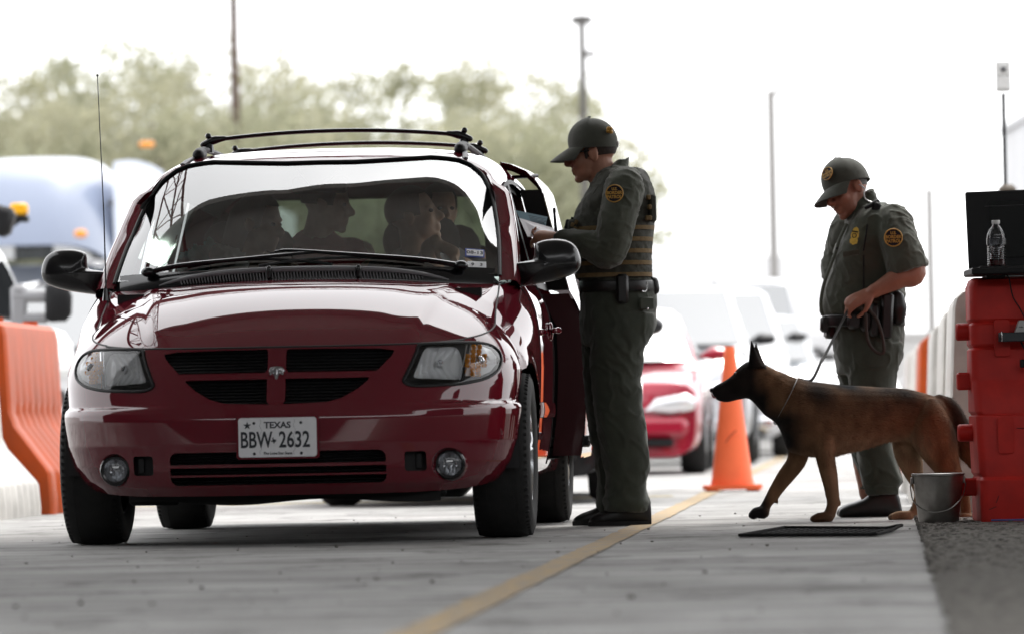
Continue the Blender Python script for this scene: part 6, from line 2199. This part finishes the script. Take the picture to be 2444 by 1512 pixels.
# box truck further off: its long pale roof line rises behind the first officer
bx = thing('box_truck', 'long white box truck body standing behind the queue', 'truck', (3.0, 96, 0), -.5)
t = MB(); t.box((0, 0, 2.2), (2.5, 9.0, 2.7), bev=.06); t.build('cargo_box', M_cwhite, bx, angle=30)
t = MB(); t.box((0, -5.4, 1.5), (2.3, 1.6, 1.8), bev=.25); t.build('cab', M_cwhite, bx, angle=60)
t = MB(); t.box((0, -6.2, 1.95), (2.0, .06, .7), bev=.05); t.build('windshield', M_dglass, bx)
for sx in (-1, 1):
    for wy in (-5.2, 2.4):
        t = MB(); t.lathe([(0, .12), (.3, .12), (.46, .12), (.5, .06), (.5, -.12), (0, -.12)], 24, (sx * 1.05, wy, .5), 'X'); t.build('wheel', M_rub, bx)

# white service truck in the next lane on the left: built from its own measured parts
ZL = zoomc(0, 480, 1.8)
YT = 37.0
tk = car('pickup_truck', 'white work truck with black towing mirrors cropped at the left picture edge', 'pickup', -4.85, 36.3, M_cwhite, 'pickup', rz=-VAN_TH, group='vehicles in the next lane', W=2.02)
for o_ in kids(tk):
    if o_.name.startswith('side_window'): o_.data = o_.data.copy(); o_.data.materials[0] = mat('dark_side_glass', (.012, .013, .014), rough=1.0, spec=0.0)
for o_ in kids(tk):
    if o_.name.startswith('wing_mirror'): bpy.data.objects.remove(o_)
car('suv', 'white suv waiting behind the work truck in the left lane', 'suv', -3.95, 44.5, M_cwhite, 'suv', rz=-VAN_TH, group='vehicles in the next lane', W=1.9)
def PT(zx, zy, Y=YT): return at(*ZL(zx, zy), Y)
tm = MB()
mo = [(205, 420), (250, 412), (310, 425), (328, 470), (325, 550), (300, 582), (230, 585), (205, 570)]
tm.puff([(PT(*p).x, PT(*p).z) for p in mo], YT - .05, .06, .08, 6)
tm.build('towing_mirror', M_blk, tk, world=True, angle=180)
tm = MB(); tm.tube([PT(60, 470), PT(130, 470), PT(215, 470)], .045, 8); tm.tube([PT(75, 570), PT(130, 565), PT(215, 565)], .04, 8); tm.box(PT(85, 520), (.12, .08, .33), bev=.03)
tm.build('mirror_arm', mat('mirror_arm_grey', (.25, .25, .26), rough=.5), tk, world=True)
lb = MB(); lb.box(PT(-32, 120, 37.4), (.30, .25, .22), Matrix.Rotation(.3, 3, 'Y'), .04); lb.build('roof_light', M_blk, tk, world=True)

# blue tractor unit with roof fairing
YS = 62.0
def PS(u, v, Y=YS): return at(u, v, Y)
sx0 = PS(150, 600).x
sm = thing('semi_truck', 'pale blue semi truck with a tall rounded roof fairing on the left', 'truck', (sx0, YS, 0), -VAN_TH)
M_sblue = mat('pale_blue_paint', (.20, .235, .32), rough=.35, coat=.6, var=.08, vscale=.6)
t = MB()
xl, xr = PS(-140, 600).x, PS(262, 600).x
rows = []
for (v, yo, inset) in ((352, 2.3, .10), (360, 1.5, .05), (385, .9, .03), (430, .55, .02), (500, .25, .0), (560, .05, .0), (585, .0, .0)):
    z = PS(100, v).z
    rows.append([Vector((lerp(xl + inset, xr - inset, f), YS + yo + .9 * abs(2 * f - 1) ** 3, z - .25 * abs(2 * f - 1) ** 5)) for f in np.linspace(0, 1, 21)])
t.grid(rows)
t.build('roof_fairing', M_sblue, sm, world=True, angle=180)
t = MB()
zt, zb_ = PS(100, 585).z, .9
t.grid([[Vector((lerp(xl, xr, f), YS + .0 + .9 * abs(2 * f - 1) ** 3 - (.25 if z < 1.9 else 0), z)) for f in np.linspace(0, 1, 15)] for z in (zt - .62, 1.7, 1.2, zb_)])
t.box(((xl + xr) / 2, YS + 1.9, 1.7), (xr - xl - .1, 1.6, 1.6), bev=.1)
t.box(((xl + xr) / 2, YS + .2, .7), (xr - xl, .5, .5), bev=.1)
t.build('cab', mat('cab_paint', (.42, .45, .50), rough=.4, coat=.5), sm, world=True, angle=60)
t = MB()
t.grid([[Vector((lerp(xl + .05, xr - .05, f), YS + .06 + .9 * abs(2 * f - 1) ** 3, z)) for f in np.linspace(0, 1, 15)] for z in (zt + .02, zt - .17)])
t.build('windshield', M_dglass, sm, world=True, angle=180)
t = MB()
xs0, xs1 = xr + .02, PS(345, 480).x
t.grid([[Vector((lerp(xs0 - .03, xs1, f), YS + .9 + 2.6 * f, z - (.3 * (f - .5) ** 2 if z > 3 else 0))) for f in np.linspace(0, 1, 9)] for z in (PS(300, 362).z, PS(300, 480).z, .9)])
t.build('sleeper_side', mat('sleeper_paint', (.50, .55, .66), rough=.4), sm, world=True, angle=60)
for u, v in ((268, 485), (268, 560)):
    t = MB(); p = PS(u, v, YS + 1.1); t.box(p, (.10, .08, .09), bev=.02); t.build('vent', M_grey, sm, world=True)
t = MB(); p = PS(186, 558, YS - .2); t.limb([p, p + Vector((.06, 0, 0))], [.05, .05], 10); t.build('marker_lamp', M_amber, sm, world=True)
t = MB(); p = PS(338, 345, YS + 2.5); t.limb([p, p + Vector((.12, 0, 0))], [.04, .04], 10); t.build('marker_lamp', M_amber, sm, world=True)
for sx in (-1, 1):
    t = MB(); t.lathe([(0, .15), (.3, .15), (.48, .14), (.52, .08), (.52, -.14), (0, -.14)], 24, ((xl + xr) / 2 + sx * 1.0, YS + .9, .52), 'X'); t.build('wheel', M_rub, sm, world=True)
bc = thing('warning_beacon', 'yellow warning beacon on a dark bracket in front of the blue truck', 'beacon', at(45, 545, 39))
t = MB(); c = at(45, 500, 39); t.box(c + Vector((0, 0, .0)), (.135, .12, .095), bev=.02); t.build('lens', mat('beacon_yellow', (.85, .42, .01), rough=.3, var=.2, vscale=20), bc, world=True)
t = MB(); t.box(at(45, 523, 39), (.145, .13, .05), bev=.01); t.tube([at(40, 525, 39), at(10, 545, 39)], .03, 8); t.build('bracket', M_blk, bc, world=True)
tr_ = thing('trailer', 'white box trailer behind the blue semi truck', 'trailer', (PS(400, 600, 74).x, 74, 0), -VAN_TH)
t = MB(); t.box((0, 2.0, 2.3), (2.5, 8.0, 2.9), bev=.05); t.build('trailer_box', M_cwhite, tr_, angle=30)
t = MB()
for k in range(9): t.box((-1.1 + k * .275, -2.02, 2.3), (.04, .05, 2.6))
t.build('door_rib', mat('rib_grey', (.45, .45, .46), rough=.5), tr_)
for sx in (-1, 1):
    t = MB(); t.lathe([(0, .15), (.48, .14), (.52, .08), (.52, -.14), (0, -.14)], 24, (sx * 1.0, -.8, .52), 'X'); t.build('wheel', M_rub, tr_)

# trees
M_bark = mat('tree_bark', (.10, .075, .055), rough=.9, var=.4, vscale=6)
def leaf_mat(n, c):
    m = mat('leaf_' + n, c, rough=.7, var=.3, vscale=1.3)
    nt = m.node_tree
    tl = nt.nodes.new('ShaderNodeBsdfTranslucent'); tl.inputs[0].default_value = (*[x * 1.2 for x in c], 1)
    mx = nt.nodes.new('ShaderNodeMixShader'); mx.inputs[0].default_value = .45
    nt.links.new(nt.nodes['Principled BSDF'].outputs[0], mx.inputs[1]); nt.links.new(tl.outputs[0], mx.inputs[2])
    nt.links.new(mx.outputs[0], nt.nodes['Material Output'].inputs['Surface'])
    return m
M_leaf = [leaf_mat(n, c) for n, c in (('olive', (.30, .30, .20)), ('dusty', (.35, .34, .235)), ('dark', (.27, .275, .185)))]
def tree(label, u, vtop, Y, spread, seed, mi, dens=1.0):
    rn = random.Random(seed)
    p = at(u, vtop, Y)
    H = p.z
    t = thing('tree', label, 'tree', (p.x, Y, 0), 0, 'trees beyond the checkpoint')
    tk_ = MB()
    tips = []
    for b_ in range(5):
        a = 2 * math.pi * b_ / 5 + rn.uniform(-.4, .4)
        r = spread * rn.uniform(.35, .75)
        e = Vector((math.cos(a) * r, math.sin(a) * r * .8, H * rn.uniform(.6, .85)))
        pts = [Vector((0, 0, 0)), Vector((e.x * .12, e.y * .12, H * .22)), Vector((e.x * .5, e.y * .5, H * .48)), e]
        tk_.tube(catmull(pts, 4), [lerp(.17, .035, i / 12) for i in range(13)], 7)
        tips += [pts[2], e, (pts[2] + e) / 2]
    tk_.build('trunk', M_bark, t)
    lf = MB()
    cl_ = []
    for k in range(int(46 * dens)):
        q = rn.choice(tips)
        c = q + Vector((rn.gauss(0, spread * .32), rn.gauss(0, spread * .3), rn.gauss(-.05 * H, H * .16)))
        c.z = min(c.z, H * .96)
        cl_.append((c, rn.uniform(.35, .85)))
    for c, r in cl_:
        n = int(300 * r)
        lf.cur = rn.randrange(2)
        for _ in range(n):
            d = Vector((rn.gauss(0, 1), rn.gauss(0, 1), rn.gauss(0, .75)))
            pz = c + d * r * .62
            if pz.z > H * 1.03: continue
            s = rn.uniform(.05, .11)
            ax = Vector((rn.uniform(-1, 1), rn.uniform(-1, 1), rn.uniform(-1, 1))).normalized()
            bx_ = ax.orthogonal().normalized()
            cx_ = ax.cross(bx_)
            lf.add([pz - bx_ * s, pz + cx_ * s * .55, pz + bx_ * s, pz - cx_ * s * .55], [(0, 1, 2, 3)])
    lf.build('crown', [M_leaf[mi], M_leaf[(mi + 1) % 3]], t, smooth=False, fix=False)
    return t
TL = [('feathery olive tree at the far left behind the blue truck', -40, 60, 108, 2.6, 0), ('dusty green tree with a broad crown above the blue truck', 190, 125, 116, 2.6, 1), ('rounded olive tree just left of the van antenna tip', 305, 100, 122, 2.4, 2),
      ('tree whose crown wraps the foot of the tall brown pole', 470, 95, 118, 2.6, 0), ('open crowned tree right of the tall brown pole', 650, 135, 124, 2.6, 1), ('pale tree above the left half of the van roof', 800, 175, 116, 2.4, 0),
      ('slim dark tree above the middle of the van roof', 935, 150, 112, 1.3, 2), ('dusty tree above the right end of the van roof', 1060, 175, 120, 2.4, 1), ('loose crowned tree left of the grey pole', 1235, 140, 118, 2.5, 0),
      ('low tree behind the first officer\'s cap', 1335, 230, 114, 1.7, 1), ('small thin tree fading out just behind the first officer\'s shoulder', 1415, 330, 122, 1.2, 0),
      ('low bush-like tree between van roof and first officer', 1290, 300, 106, 2.4, 2), ('low tree behind the van roof rack', 720, 290, 104, 2.8, 1), ('low tree behind the trailer', 430, 270, 106, 2.8, 2), ('low tree at the left behind the blue truck roof', 80, 250, 104, 2.8, 1), ('low tree above the open sliding door', 1080, 300, 105, 2.6, 0)]
TL += [('tree filling the gap left of the tall brown pole, paler than its neighbours', 395, 135, 126, 2.6, 1), ('tree filling the gap just right of the brown pole', 590, 165, 121, 2.6, 2), ('tree between the two halves of the van roof line', 735, 190, 127, 2.5, 0),
      ('tree with a flat crown above the van roof middle', 885, 205, 123, 2.6, 1), ('tree right of the slim dark tree', 1000, 200, 126, 2.5, 0), ('tree left of the loose crowned one by the grey pole', 1150, 195, 127, 2.4, 2), ('tree at the far left edge, lower than the feathery one', 20, 150, 120, 2.6, 1)]
for i, (lab, u, v, Y, sp_, mi) in enumerate(TL):
    tree(lab, u, v, Y, sp_, 40 + i, mi, 1.35 if sp_ > 2 else .9)
# poles
def pole(name, label, u, vtop, Y, r, m_, cat='pole', arm=None):
    p = at(u, vtop, Y)
    t = thing(name, label, cat, (p.x, Y, 0))
    k = MB(); k.tube([(0, 0, 0), (0, 0, p.z)], [r * 1.2, r], 10); k.build('post', m_, t)
    if arm == 'cross':
        k = MB(); k.box((0, 0, p.z - .10), (.42, .14, .16)); k.build('crossarm', m_, t)
        k = MB(); k.box((.12, 0, p.z - .75), (.30, .12, .12)); k.build('crossarm', m_, t)
    if arm == 'lamp':
        k = MB(); k.tube([(0, 0, p.z - .1), (.3, 0, p.z + .1), (.9, 0, p.z + .28)], .05, 6); k.build('lamp_arm', m_, t)
    return t
M_pwood = mat('pole_wood', (.10, .065, .05), rough=.9, var=.3, vscale=3)
M_pgrey = mat('pole_grey', (.20, .19, .19), rough=.8)
M_ppale = mat('pole_pale', (.27, .26, .25), rough=.8)
pole('utility_pole', 'tall brown utility pole rising out of the top edge above the van', 553, -160, 104, .085, M_pwood)
pole('utility_pole', 'dark utility pole with a short crossarm left of the officer\'s cap', 1388, 35, 98, .075, mat('pole_dark', (.09, .085, .08), rough=.8), arm='cross')
pole('light_pole', 'pale lamp pole between the two officers', 1840, 215, 92, .085, M_ppale, arm='lamp')
pole('light_pole', 'short pale post right of the dog handler', 2218, 450, 88, .07, M_ppale)
q = at(2400, 440, 34)
cp_ = thing('sensor_post', 'thin black post carrying a grey sensor box above the laptop', 'sensor post', (q.x, 34, 0))
t = MB(); t.tube([(0, 0, 0), (0, 0, at(2400, 222, 34).z)], .0135, 8); t.build('post', M_blk, cp_)
M_sbox = mat('sensor_grey', (.48, .48, .47), rough=.5)
t = MB(); zc0, zc1 = at(2400, 218, 34).z, at(2400, 146, 34).z
t.box((0, 0, (zc0 + zc1) / 2), (.095, .07, zc1 - zc0), bev=.008); so_ = t.build('sensor_box', M_sbox, cp_, angle=30)
t = MB(); t.box((0, -.036, zc0 + .145), (.075, .006, .075), bev=.003); t.box((0, -.036, zc0 + .055), (.075, .006, .08), bev=.003); t.build('sensor_window', mat('sensor_glass', (.65, .65, .64), rough=.2), so_, angle=30)
t = MB(); t.ell((0, -.042, zc0 + .145), (.022, .012, .018), 12, 8); t.build('lens', M_grey, so_)
t = MB(); t.box((.01, -.02, at(2400, 437, 33).z), (.12, .12, .07), bev=.03); t.build('junction_box', mat('brown_box', (.10, .08, .06), rough=.6), cp_)
bl = thing('building', 'pale grey building block at the far right behind the sensor post', 'building', (at(2440, 800, 70).x + 2.42, 72, 0))
zt_ = at(2440, 272, 70).z
t = MB(); t.box((-.0, 0, zt_ / 2), (4.3, 6, zt_), bev=.02); t.build('wall', mat('building_grey', (.62, .62, .63), rough=.8, var=.1, vscale=1), bl, angle=30)
t = MB(); t.box((0, 0, zt_ + .05), (4.4, 6.1, .1)); t.build('roof_edge', mat('roof_trim', (.55, .55, .56), rough=.7), bl)
wall_l = thing('boundary_wall', 'low pale boundary wall running behind the queue of cars', 'wall', (6, 101, 0))
t = MB(); t.box((0, 0, 1.0), (46, .3, 2.0), bev=.03); t.box((0, -.02, 2.03), (46, .4, .1)); t.build('wall', mat('pale_render', (.55, .54, .53), rough=.9, var=.1, vscale=.5), wall_l, angle=30)
